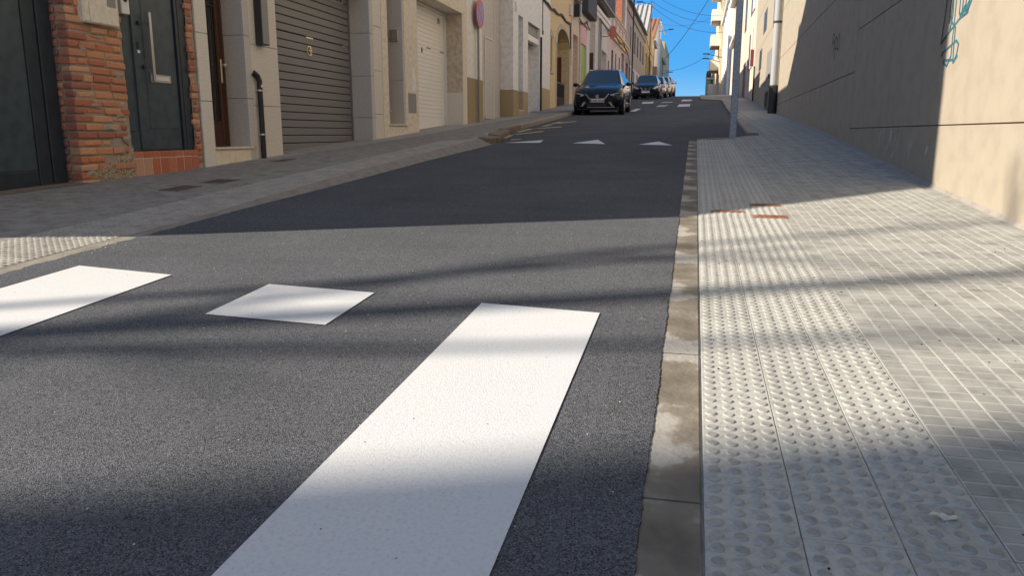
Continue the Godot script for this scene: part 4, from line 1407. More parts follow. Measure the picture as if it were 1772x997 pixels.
	rs.prism([v2(115.4, 13.9), v2(130.5, 18.55), v2(130.5, 18.8), v2(115.4, 14.15)], func(u, v, d): return Vector3(d, v, -u), XF + 0.12, -13.0)
	roof = obj("roof", rs, M.roof_tile_pale, r)
	for i in 9:
		var rb := MB.new(r.position)
		var x := XF + 0.05 - 0.62 * i
		rb.prism([v2(115.3, 14.12), v2(130.5, 18.82), v2(130.5, 18.98), v2(115.3, 14.28)], func(u, v, d): return Vector3(d, v, -u), x, x - 0.34)
		obj("tile_row", rb, M.roof_tile, roof)
	# last house before the crest
	r = house("crest_house", "cream house at the top of the left row with a terrace frame on its roof", 137.2, 186.0)
	shell(r, M.cream_wall, 137.202, 186.0, 16.6, [[146.0, 152.0, 8.0, 14.5]])
	part("window", M.window_dark, r, [[-6.6, -6.45, 8.0, 12.5, 146.0, 152.0]])
	part("arch_hood", M.peach_wall, r, [[XF, XF + 0.5, 13.6, 14.2, 144.8, 156.0]], 0.2)
	part("upper_floor", M.yellow_wall, r, [[-13.0, XF - 0.05, 16.61, 18.4, 158.0, 186.0]])
	part("terrace_frame", M.white_plastic, r, [[-7.6, -7.4, 16.61, 20.0, 141.0, 141.4], [XF - 0.3, XF - 0.1, 16.61, 20.0, 141.0, 141.4], [-7.6, XF - 0.1, 19.8, 20.0, 141.0, 141.4], [XF - 0.3, XF - 0.1, 19.8, 20.0, 141.4, 160.0], [-7.6, XF - 0.1, 18.9, 19.05, 141.0, 141.4]])
	part("terrace_wall", M.white_wall, r, [[-9.0, XF - 0.5, 16.61, 18.6, 142.0, 150.0]])

# ------------------------------------------------------------------ right side of the street
func rbox(mb: MB, s0: float, s1: float, y0: float, y1: float, out0: float, out1: float, ch := 0.0, fx = null):
	# a block along the slightly turned right-hand wall line; out is towards the street
	var f: Callable = wall_x if fx == null else fx
	var a := Vector3(f.call(s0), 0, -s0)
	var d := (Vector3(f.call(s1), 0, -s1) - a).normalized()
	var n := Vector3(d.z, 0, -d.x)      # towards the street (negative x)
	if n.x > 0:
		n = -n
	var xf := Transform3D(Basis(n, Vector3.UP, n.cross(Vector3.UP)), a)
	var l: float = (Vector3(f.call(s1), 0, -s1) - a).length()
	var sgn := 1.0 if xf.basis.z.dot(d) > 0 else -1.0
	mb.box(Vector3(out0, y0, 0), Vector3(out1, y1, l * sgn), ch, xf)

func rpart(called: String, m, root: Node3D, boxes: Array, ch := 0.0, holder: Node3D = null, fx = null) -> MeshInstance3D:
	if boxes.size() > 1 and called in ["window", "shutter", "panel", "repainted_patch"]:
		var last: MeshInstance3D = null
		for b in boxes:
			last = rpart(called, m, root, [b], ch, holder, fx)
		return last
	var mb := MB.new(root.position + (holder.position if holder != null else Vector3.ZERO))
	for b in boxes:     # [s0, s1, y0, y1, out0, out1]
		rbox(mb, b[0], b[1], b[2], b[3], b[4], b[5], ch, fx)
	return obj(called, mb, m, root if holder == null else holder)

func wall_point(s: float, y: float, out: float) -> Vector3:
	return Vector3(wall_x(s) - out, y, -s)

func strokes_on_wall(called: String, label: String, lines: Array, w: float, m, cat: String):
	var c: Vector2 = lines[0][0]
	var root := thing(called, label, cat, wall_point(c.x, c.y, 0.0))
	var mb := MB.new(root.position)
	for l in lines:
		for i in l.size() - 1:
			var a: Vector2 = l[i]
			var b: Vector2 = l[i + 1]
			var d := (b - a).normalized()
			var n := d.orthogonal() * w * 0.5
			a -= d * w * 0.3
			b += d * w * 0.3
			var q := []
			for p in [a + n, b + n, b - n, a - n]:
				q.append(wall_point(p.x, p.y, 0.003 + 0.0004 * (i % 3)))
			mb.quad_out(q[0], q[1], q[2], q[3], wall_point(a.x, a.y, -1.0))
	obj("stroke", mb, m, root)

func build_right_wall():
	var root := thing("panel_building", "long sand coloured building of big rendered panels along the right pavement", "building", Vector3(2.2, gs(10.0), -10.0))
	rpart("back_wall", M.panel_gap, root, [[-1.5, 26.9, -0.6, 17.5, -6.0, -0.018]])
	var vs := [-6.0, 2.9, 12.77, 22.55, 26.88]
	var near := [-0.5, 1.0, 2.43, 3.87, 5.3, 6.75, 8.2, 11.0, 14.0, 17.5]
	var farr := [-0.2, 1.826, 3.26, 4.7, 6.1, 7.5, 9.0, 12.0, 14.5, 17.5]
	for i in 4:
		var ys: Array = near if i < 2 else farr
		for k in ys.size() - 1:
			if i == 2 and k == 0:
				rpart("panel", M.panel_wall, root, [[vs[i] + 0.007, vs[i + 1] - 0.007, ys[k] + 0.005, ys[k + 1] - 0.005, -0.03, 0.0]], 0.003)
			else:
				rpart("panel", M.panel_wall, root, [[vs[i] + 0.007, vs[i + 1] - 0.007, ys[k] + 0.005, ys[k + 1] - 0.005, -0.03, 0.0]], 0.003)
	rpart("repainted_patch", M.panel_wall_patch, root, [[12.79, 15.7, 1.84, 3.25, 0.0, 0.002], [12.79, 15.5, 3.27, 4.69, 0.0, 0.002]])
	# scuffs low on the wall
	for i in 20:
		var s := rng.randf_range(8.3, 10.6)
		var y := rng.randf_range(0.62, 0.86)
		var h := rng.randf_range(0.05, 0.22)
		var wv := rng.randf_range(0.006, 0.035)
		var lean := rng.randf_range(0.02, 0.09)
		var sc := MB.new(root.position)
		for k in 4:     # a ragged sliver
			var q := []
			for e in [k, k + 1]:
				var u: float = e / 4.0
				var w := wv * (0.2 + sin(PI * (0.1 + 0.8 * u)))
				q.append(wall_point(s - lean * u, y + h * u, 0.002))
				q.append(wall_point(s - lean * u + w, y + h * u, 0.002))
			sc.quad_out(q[0], q[1], q[3], q[2], wall_point(s, y, -1.0))
		obj("scuff", sc, M.smear, root)
	# strip of mortar where the wall meets the pavement
	var ft := MB.new(root.position)
	var fw := FastNoiseLite.new()
	fw.frequency = 0.9
	for s in s_rows([[1.0, 26.5, 0.12]]):
		var a := 0.004 + 0.006 * (1.0 + fw.get_noise_1d(s * 7.0))
		var b := 0.004 + 0.006 * (1.0 + fw.get_noise_1d((s + 0.12) * 7.0))
		var ha := 0.004 + 0.014 * (1.0 + fw.get_noise_1d(s * 3.0 + 50.0))
		var hb := 0.004 + 0.014 * (1.0 + fw.get_noise_1d((s + 0.12) * 3.0 + 50.0))
		var y0 := right_y(wall_x(s), s)
		var y1 := right_y(wall_x(s + 0.12), s + 0.12)
		ft.quad(wall_point(s, y0 - 0.02, a + 0.02), wall_point(s, y0 + ha, 0.001), wall_point(s + 0.12, y1 + hb, 0.001), wall_point(s + 0.12, y1 - 0.02, b + 0.02))
	obj("wall_foot", ft, M.concrete, root)
	# graffiti
	var g := func(pts: Array) -> Array:     # photograph-like drawing pad: 1626 x 997 over the tag, mapped to the wall
		var out := []
		for p in pts:
			out.append(v2(8.22 - (p[0] - 566.0) / 347.0 * 0.83, 2.12 - p[1] / 750.0 * 0.60))
		return out
	var blue := [g.call([[690, -400], [670, 30], [672, 230], [720, 330], [715, 440], [720, 640], [680, 740], [625, 690], [640, 668], [750, 690], [760, 720], [800, 660]]),
		g.call([[760, -300], [768, 200], [780, 235], [830, 150], [800, 240], [870, 130], [835, 245], [910, 90], [860, 240], [780, 265], [720, 320], [630, 395]]),
		g.call([[710, -300], [718, 300], [740, 345], [745, 600], [755, 720]]),
		g.call([[805, -300], [802, 60], [800, 190]]), g.call([[850, -300], [835, 150]]), g.call([[865, -200], [872, 60], [870, 240]]),
		g.call([[610, 575], [770, 490], [800, 540], [790, 640], [770, 690]]), g.call([[668, -200], [690, 200], [670, 350]])]
	strokes_on_wall("graffiti", "blue spray scribble high on the sunlit right-hand wall", blue, 0.022, M.spray_blue, "graffiti")
	var black := [g.call([[600, -300], [585, 200], [570, 465], [626, 405]]), g.call([[642, -300], [650, 120], [655, 260]]), g.call([[610, 572], [590, 610]])]
	strokes_on_wall("graffiti", "black spray lines beside the blue scribble, just inside the wall's shadow", black, 0.026, M.spray_black, "graffiti")
	var z := func(pts: Array) -> Array:
		var out := []
		for p in pts:
			out.append(v2(15.35 - p[0] * 0.95, 2.66 - p[1] * 0.42))
		return out
	var nine := [z.call([[0.3, 0.1], [0.12, 0.0], [0.02, 0.2], [0.12, 0.42], [0.3, 0.3], [0.3, 0.1], [0.33, 0.5], [0.2, 0.8]]), z.call([[0.55, 0.2], [0.4, 0.3], [0.42, 0.65], [0.58, 0.7], [0.66, 0.45], [0.55, 0.2]]), z.call([[0.85, 0.15], [0.72, 0.35], [0.72, 0.75], [0.88, 0.8], [0.97, 0.5], [0.85, 0.15]]), z.call([[0.3, 0.6], [0.45, 0.95], [0.5, 1.1]])]
	strokes_on_wall("graffiti", "small black scrawl like 900 on the shaded wall panel", nine, 0.034, M.spray_black, "graffiti")
	# big downpipe at the end of the panels
	var dp := thing("downpipe", "thick grey downpipe with a dark iron foot at the end of the panelled wall", "pipe", Vector3(2.45, gs(26.6), -26.75))
	var px := wall_x(26.75) - 0.14
	var gy := right_y(px, 26.75)
	var pm := MB.new(dp.position)
	pm.tube(Vector3(px, gy + 0.85, -26.75), Vector3(px, 11.0, -26.75), 0.115, 0.115, 16)
	obj("pipe", pm, M.downpipe, dp)
	pm = MB.new(dp.position)
	pm.tube(Vector3(px, gy - 0.02, -26.75), Vector3(px, gy + 0.86, -26.75), 0.135, 0.135, 16)
	pm.tube(Vector3(px, gy + 0.80, -26.75), Vector3(px, gy + 0.88, -26.75), 0.15, 0.15, 16)
	obj("foot", pm, M.dark_metal, dp)
	for yy in [4.35, 7.0]:
		pm = MB.new(dp.position)
		pm.tube(Vector3(px, yy, -26.75), Vector3(px, yy + 0.06, -26.75), 0.13, 0.13, 16)
		bx(pm, px, px + 0.2, yy, yy + 0.06, 26.71, 26.79)
		obj("clamp", pm, M.dark_metal, dp)
	# second part of the wall with service doors
	root = thing("service_building", "sand coloured building with a metal service door and louvred vent beyond the downpipe", "building", Vector3(2.7, gs(34.0), -34.0))
	rpart("wall", M.panel_wall, root, [[26.93, 42.6, 0.5, 16.0, -6.0, 0.0]])
	for y in [3.26, 4.75, 6.3]:
		rpart("joint_bead", M.panel_gap, root, [[26.95, 42.6, y, y + 0.02, -0.01, 0.003]])
	var sd := rpart("service_door", M.zinc, root, [[30.2, 32.3, gs(31.2) + 0.10, 3.95, 0.0, 0.05]], 0.01)
	for i in 8:
		rpart("louvre", M.black, root, [[30.5, 32.0, gs(31.5) + 0.16 + 0.07 * i, gs(31.5) + 0.2 + 0.07 * i, 0.05, 0.075]], 0.0, sd)
	rpart("handle", M.dark_metal, root, [[30.4, 30.5, 2.9, 3.05, 0.05, 0.09]], 0.0, sd)
	rpart("cable_duct", M.downpipe, root, [[28.0, 28.3, 1.9, 3.6, 0.0, 0.08]], 0.01)
	rpart("cover_panel", M.panel_wall_patch, root, [[32.6, 36.0, gs(34.0) + 1.0, 3.25, 0.0, 0.02]], 0.005)
	rpart("window", M.window_dark, root, [[34.5, 36.5, 5.1, 6.0, -0.01, 0.004], [36.6, 38.4, 3.7, 4.6, -0.01, 0.004], [30.4, 30.7, 4.7, 7.0, -0.01, 0.01]])
	pm = MB.new(root.position)
	pm.tube(Vector3(wall_x(41.5) - 0.05, 2.3, -41.5), Vector3(wall_x(41.5) - 0.05, 4.2, -41.5), 0.035, 0.035, 8)
	obj("drainpipe", pm, M.black, root)
	# beyond: rows of houses up to the crest
	var fx := func(s: float) -> float: return 2.87 + (s - 42.6) * 0.004
	root = thing("rose_house", "rose coloured house on the right with a small red hanging sign", "house", Vector3(2.9, gs(48.0), -48.0), "houses beyond the panelled wall")
	rpart("wall", M.peach_wall, root, [[42.65, 58.0, 1.5, 12.0, -6.0, 0.0]], 0.0, null, fx)
	rpart("sign_panel", M.sign_dull_red, root, [[43.4, 43.5, 4.35, 5.2, 0.0, 0.17]], 0.0, null, fx)
	rpart("window", M.window_dark, root, [[46.0, 48.0, 4.4, 6.4, -0.01, 0.01], [46.0, 48.0, 7.4, 9.6, -0.01, 0.01], [52.0, 54.0, 7.2, 9.6, -0.01, 0.01]], 0.0, null, fx)
	rpart("shutter", M.pink_wall, root, [[44.5, 45.9, 4.4, 6.4, 0.0, 0.06], [44.5, 45.9, 7.4, 9.6, 0.0, 0.06]], 0.0, null, fx)
	rpart("door", M.wood_dark, root, [[50.5, 53.0, 2.2, 5.2, -0.01, 0.012]], 0.0, null, fx)
	root = thing("peach_block", "peach house on the right with a dark doorway in the sun", "house", Vector3(2.95, gs(62.0), -62.0), "houses beyond the panelled wall")
	rpart("wall", M.peach_wall, root, [[58.05, 73.0, 2.5, 13.0, -6.0, 0.0]], 0.0, null, fx)
	rpart("cornice", M.pale_wall, root, [[58.05, 73.0, 8.2, 8.5, 0.0, 0.3], [58.05, 73.0, 11.6, 12.0, 0.0, 0.4]], 0.02, null, fx)
	rpart("window", M.window_dark, root, [[60.5, 62.5, 5.2, 7.8, -0.01, 0.01], [66.0, 68.5, 5.2, 7.8, -0.01, 0.01], [60.5, 62.5, 9.0, 11.3, -0.01, 0.01], [66.0, 68.5, 9.0, 11.3, -0.01, 0.01]], 0.0, null, fx)
	rpart("shutter", M.pink_wall, root, [[62.5, 63.6, 5.2, 7.8, 0.0, 0.07], [68.5, 69.7, 5.2, 7.8, 0.0, 0.07]], 0.0, null, fx)
	root = thing("pilaster_house", "pale house on the right with tall white pilasters and a black doorway", "house", Vector3(2.95, gs(80.0), -80.0), "houses beyond the panelled wall")
	rpart("wall", M.pale_wall, root, [[73.05, 97.0, 3.0, 14.0, -6.0, 0.0]], 0.0, null, fx)
	for i in 5:
		rpart("pilaster", M.balcony, root, [[75.0 + 4.4 * i, 76.5 + 4.4 * i, 3.0, 13.0, 0.0, 0.3]], 0.03, null, fx)
		rpart("window", M.zinc, root, [[77.0 + 4.4 * i, 78.6 + 4.4 * i, 7.0, 12.0, -0.01, 0.02]], 0.0, null, fx)
	rpart("doorway", M.dark_void, root, [[81.2, 83.6, 3.0, 7.4, -0.01, 0.03]], 0.0, null, fx)
	rpart("cornice", M.balcony, root, [[73.05, 97.0, 13.2, 13.6, 0.0, 0.5]], 0.03, null, fx)
	root = thing("balcony_block", "apartment block on the right near the crest with stacked white balconies", "building", Vector3(3.0, gs(104.0), -104.0))
	var fx1 := func(_s: float) -> float: return 2.68
	rpart("wall", M.cream_wall, root, [[97.1, 128.0, 1.0, 26.0, -8.0, 0.0]], 0.0, null, fx1)
	for i in 6:
		var y: float = 5.7 + 3.02 * i
		var bc := rpart("balcony", M.balcony, root, [[104.0, 109.5, y, y + 0.16, 0.0, 1.12], [104.0, 109.5, y + 0.16, y + 1.35, 1.0, 1.12], [104.0, 104.12, y + 0.16, y + 1.35, 0.0, 1.0], [109.38, 109.5, y + 0.16, y + 1.35, 0.0, 1.0]], 0.0, null, fx1)
		rpart("railing", M.sign_dark_red if i % 2 == 1 else M.dark_metal, root, [[104.0, 109.5, y + 1.42, y + 1.47, 0.98, 1.06]], 0.0, bc, fx1)
		rpart("window", M.window_dark, root, [[104.4, 106.4, y + 0.2, y + 2.4, -0.01, 0.012], [99.0, 101.0, y + 0.4, y + 2.2, -0.01, 0.012]], 0.0, null, fx1)
		rpart("shutter", M.sign_dark_red if i % 3 == 1 else M.peach_wall, root, [[106.5, 109.0, y + 0.2, y + 2.4, 0.0, 0.05]], 0.0, null, fx1)
	root = thing("awning_block", "last block on the right before the crest, with a pale green awning", "building", Vector3(2.8, gs(140.0), -140.0))
	var fx2 := func(_s: float) -> float: return 2.6
	rpart("wall", M.pale_wall, root, [[128.2, 190.0, 0.0, 13.0, -8.0, 0.0]], 0.0, null, fx2)
	rpart("awning", M.awning_green, root, [[130.0, 140.0, 7.0, 9.2, 0.3, 1.0]], 0.1, null, fx2)
	rpart("balcony", M.dark_metal, root, [[130.0, 140.0, 5.2, 6.2, 0.3, 1.2], [130.0, 140.0, 9.6, 10.6, 0.3, 1.0]], 0.05, null, fx2)
	rpart("balcony_slab", M.balcony, root, [[130.0, 140.0, 4.9, 5.19, 0.0, 1.2], [130.0, 140.0, 9.3, 9.59, 0.0, 1.0]], 0.0, null, fx2)

# ------------------------------------------------------------------ street furniture
func build_street_furniture():
	# galvanised post on the right pavement
	var s := 14.98
	var px := 0.70
	var gy := right_y(px, 14.4)
	var post := thing("steel_post", "galvanised square steel post standing at the corner of the parking bay", "post", Vector3(px, gy, -s))
	var mb := MB.new(post.position)
	mb.box(Vector3(px - 0.06, gy - 0.05, -s - 0.06), Vector3(px + 0.06, gy + 5.2, -s + 0.06), 0.01)
	obj("pole", mb, M.galvanised, post)
	mb = MB.new(post.position)
	mb.tube(Vector3(px + 0.14, gy, -s + 0.0), Vector3(px + 0.14, gy + 0.035, -s + 0.0), 0.025, 0.025, 8)
	obj("bolt", mb, M.black, post)
	mb = MB.new(post.position)
	mb.tube(Vector3(px, gy + 4.4, -s + 0.07), Vector3(px, gy + 4.4, -s + 0.09), 0.3, 0.3, 24)
	obj("sign_plate", mb, M.galvanised, post)
	# no-parking sign in front of the ochre base
	s = 21.95
	px = XF + 0.09
	gy = left_y(px, s)
	var sg := thing("no_parking_sign", "round no-parking sign on a grey pole before the white wall with the ochre base", "traffic sign", Vector3(px, gy, -s))
	mb = MB.new(sg.position)
	mb.tube(Vector3(px, gy - 0.05, -s), Vector3(px, 4.35, -s), 0.032, 0.032, 10)
	obj("pole", mb, M.zinc, sg)
	var c := Vector3(px + 0.055, 4.24, -s - 0.05)
	var R := 0.40
	mb = MB.new(sg.position)
	mb.tube(c + Vector3(-0.02, 0, 0), c, R, R, 32)
	var disc := obj("disc", mb, M.sign_red, sg)
	mb = MB.new(sg.position)
	mb.tube(c, c + Vector3(0.003, 0, 0), R * 0.74, R * 0.74, 32)
	obj("field", mb, M.sign_blue, disc)
	mb = MB.new(sg.position)
	var t := Transform3D(Basis(Vector3.RIGHT, PI / 4), c)
	mb.box(Vector3(0.002, -R * 0.76, -0.045), Vector3(0.006, R * 0.76, 0.045), 0.0, t)
	obj("slash", mb, M.sign_red, disc)
	mb = MB.new(sg.position)
	for i in 32:
		var a0 := TAU * i / 32
		var a1 := TAU * (i + 1) / 32
		var f := func(a: float, r: float) -> Vector3: return c + Vector3(0.003, cos(a) * r, sin(a) * r)
		mb.quad_out(f.call(a0, R * 0.97), f.call(a1, R * 0.97), f.call(a1, R * 0.995), f.call(a0, R * 0.995), c - Vector3(1, 0, 0))
	obj("rim", mb, M.white_plastic, disc)
	# dark red disc sign on an arm
	s = 51.6
	var rs := thing("red_disc_sign", "dark red round sign on a thin arm over the pale house's pavement", "traffic sign", Vector3(XF, 7.2, -s))
	mb = MB.new(rs.position)
	mb.path([Vector3(XF + 0.05, 7.0, -51.6), Vector3(XF + 0.5, 7.02, -51.6), Vector3(XF + 0.75, 7.15, -51.6)], 0.025, 6)
	obj("arm", mb, M.dark_metal, rs)
	mb = MB.new(rs.position)
	var dc := Vector3(XF + 0.82, 7.25, -51.6)
	var ax := Vector3(0.93, -0.12, 0.36).normalized()
	mb.tube(dc, dc + ax * 0.03, 0.42, 0.42, 24)
	obj("disc", mb, M.sign_dark_red, rs)
	mb = MB.new(rs.position)
	mb.box(Vector3(-0.05, -0.05, -0.02), Vector3(0.05, 0.05, 0.05), 0.01, Transform3D(Basis.IDENTITY, dc + ax * 0.04 + Vector3(-0.1, 0.08, 0)))
	obj("knob", mb, M.steel, rs)
	# street lamps
	for l in [["street lamp on a tall black pole against the brown house", Vector3(-5.72, gs(73.0), -73.2), 16.5, 2.0, "pole"], ["street lamp on a thin pole beside the yellow house", Vector3(-5.6, gs(98.0), -98.0), 16.35, -1.4, "pole"],
			["lamp arm on the white tiled house", Vector3(XF, 17.2, -131.0), 17.2, 1.9, "arm"], ["lamp arm at the top of the left row", Vector3(XF, 12.0, -150.0), 12.0, 1.5, "arm"]]:
		var lp := thing("street_lamp", l[0], "street lamp", l[1], "street lamps along the left houses")
		mb = MB.new(lp.position)
		var p: Vector3 = l[1]
		if l[4] == "pole":
			mb.tube(p, Vector3(p.x, l[2], p.z), 0.07 if l[3] > 0 else 0.06, 0.06 if l[3] > 0 else 0.05, 8)
			obj("pole", mb, M.black, lp)
			mb = MB.new(lp.position)
		var tip := Vector3(p.x + l[3], l[2], p.z)
		mb.tube(Vector3(p.x, l[2] - 0.3, p.z), tip, 0.04, 0.035, 6)
		obj("arm", mb, M.dark_metal, lp)
		mb = MB.new(lp.position)
		mb.box(Vector3(-0.4, -0.07, -0.16), Vector3(0.4, 0.07, 0.16), 0.05, Transform3D(Basis.IDENTITY, tip))
		obj("lantern", mb, M.dark_metal, lp)
	for l in [["lamp on a long arm from the right houses, upper one over the crest", 4.7, 10.0, 96.0], ["lamp on a long arm from the right houses, lower one over the crest", 4.0, 9.75, 99.0]]:
		var s0: float = l[3]
		var lp := thing("street_lamp", l[0], "street lamp", Vector3(3.0, l[2], -s0), "street lamps along the right houses")
		mb = MB.new(lp.position)
		var tip := Vector3(1.05, l[2], -s0)
		mb.tube(Vector3(3.05, l[2] - 0.5, -s0), tip, 0.05, 0.03, 6)
		obj("arm", mb, M.dark_metal, lp)
		mb = MB.new(lp.position)
		mb.box(Vector3(-0.45, -0.06, -0.15), Vector3(0.35, 0.06, 0.15), 0.05, Transform3D(Basis.IDENTITY, tip))
		obj("lantern", mb, M.dark_metal, lp)
	# overhead cables
	var cb := [
		["thick cable slanting from the left roofs up to the balcony block", Vector3(-6.0, 14.2, -150.0), Vector3(2.0, 18.8, -104.0), 0.6, 0.045],
		["sagging cable from the yellow house, lowest of the upper three", Vector3(-5.6, 15.9, -98.0), Vector3(2.9, 12.4, -96.0), 1.0, 0.022],
		["sagging cable from the yellow house, middle of the upper three", Vector3(-5.6, 16.4, -98.0), Vector3(2.9, 13.6, -96.0), 0.9, 0.022],
		["sagging cable from the yellow house, topmost of the upper three", Vector3(-5.6, 17.3, -98.0), Vector3(2.9, 14.2, -96.0), 0.8, 0.022],
		["high thin cable crossing the sky to the right houses", Vector3(-5.6, 23.5, -98.0), Vector3(2.9, 15.4, -88.0), 0.7, 0.014],
		["second high thin cable crossing the sky to the right houses", Vector3(-5.6, 22.5, -98.0), Vector3(2.9, 14.6, -88.0), 0.7, 0.014],
		["low cable hung between the houses at the crest", Vector3(-6.0, 12.3, -150.0), Vector3(2.9, 12.3, -110.0), 1.0, 0.028],
		["faint cable halfway up the sky between the houses", Vector3(-6.0, 17.5, -125.0), Vector3(2.9, 15.8, -104.0), 1.0, 0.02]]
	for k in cb:
		mb = MB.new(k[1])
		var pts := []
		for i in 25:
			var u := i / 24.0
			pts.append(k[1].lerp(k[2], u) - Vector3(0, 4.0 * k[3] * u * (1.0 - u), 0))
		for i in 24:
			mb.tube(pts[i], pts[i + 1], k[4], k[4], 5, false)
		tag(obj("overhead_cable", mb, M.cable, null, k[1]), k[0], "cable", "cables over the street")
	# bundles of wires along the left facades
	var wl := [
		["bundle of black wires running along the white and cream houses", [Vector3(XF + 0.05, 6.35, -31.3), Vector3(XF + 0.06, 6.13, -33.0), Vector3(XF + 0.06, 6.12, -34.4), Vector3(XF + 0.05, 6.2, -36.5), Vector3(XF + 0.05, 6.12, -39.0), Vector3(XF + 0.05, 5.0, -39.1)], 0.05],
		["looping wires across the peach and green shop houses", [Vector3(XF + 0.06, 8.6, -38.9), Vector3(XF + 0.1, 7.0, -40.9), Vector3(XF + 0.12, 6.6, -42.6), Vector3(XF + 0.1, 6.95, -44.6), Vector3(XF + 0.1, 6.7, -46.0)], 0.045],
		["wires slung below the pink house's cornice", [Vector3(XF + 0.08, 8.1, -50.0), Vector3(XF + 0.3, 7.6, -53.5), Vector3(XF + 0.42, 8.0, -56.5), Vector3(XF + 0.45, 7.5, -60.0), Vector3(XF + 0.42, 7.9, -64.0), Vector3(XF + 0.4, 7.4, -69.0), Vector3(XF + 0.1, 7.3, -74.0), Vector3(XF + 0.08, 5.0, -74.2)], 0.045],
		["wire dropping along the yellow house's wall", [Vector3(XF + 0.1, 12.2, -96.5), Vector3(XF + 0.3, 10.9, -104.0), Vector3(XF + 0.5, 10.9, -109.0), Vector3(XF + 0.15, 10.0, -114.0)], 0.05]]
	for k in wl:
		var a: Vector3 = k[1][0]
		mb = MB.new(a)
		for j in k[1].size() - 1:
			for w in 2:
				var off := Vector3(0.0, 0.07 * w, 0.0)
				var p0: Vector3 = k[1][j] + off
				var p1: Vector3 = k[1][j + 1] + off
				var mid := (p0 + p1) * 0.5 - Vector3(0, 0.06 + 0.05 * w, 0)
				mb.tube(p0, mid, k[2] * 0.6, k[2] * 0.6, 5, false)
				mb.tube(mid, p1, k[2] * 0.6, k[2] * 0.6, 5, false)
		tag(obj("wall_wires", mb, M.cable, null, a), k[0], "cable", "wires along the left facades")

# ------------------------------------------------------------------ cars
func car_sections(L: float, W: float, H: float, suv: float) -> Array:
	# from the nose back: distance, bottom, belt, top, half width, top half width as a share of it
	var k := L / 4.1
	var h := H / 1.56
	var hw := W * 0.5
	return [[0.0, 0.30, 0.60 * h, 0.66 * h, hw * 0.72, 0.86], [0.05 * k, 0.24, 0.68 * h, 0.76 * h, hw * 0.84, 0.87], [0.16 * k, 0.22, 0.76 * h, 0.86 * h, hw * 0.93, 0.87], [0.38 * k, 0.22, 0.82 * h, 0.93 * h, hw * 0.985, 0.86],
		[0.75 * k, 0.22, 0.90 * h, 1.0 * h, hw, 0.85], [1.08 * k, 0.22, 0.95 * h, 1.055 * h, hw, 0.84], [1.22 * k, 0.22, 0.97 * h, 1.09 * h, hw, 0.82], [1.92 * k, 0.22, 1.0 * h, 1.50 * h, hw, 0.68],
		[2.15 * k, 0.22, 1.0 * h, 1.545 * h, hw, 0.67], [2.7 * k, 0.22, 1.02 * h, 1.56 * h, hw, 0.67], [3.3 * k, 0.22, 1.04 * h, 1.535 * h, hw, 0.66], [(3.62 + 0.12 * suv) * k, 0.24, 1.06 * h, 1.47 * h, hw * 0.99, 0.65],
		[3.95 * k, 0.28, 1.06 * h, 1.10 * h, hw * 0.95, 0.8], [4.05 * k, 0.32, 0.92 * h, 0.96 * h, hw * 0.88, 0.85], [4.1 * k, 0.40, 0.72 * h, 0.76 * h, hw * 0.8, 0.85]]

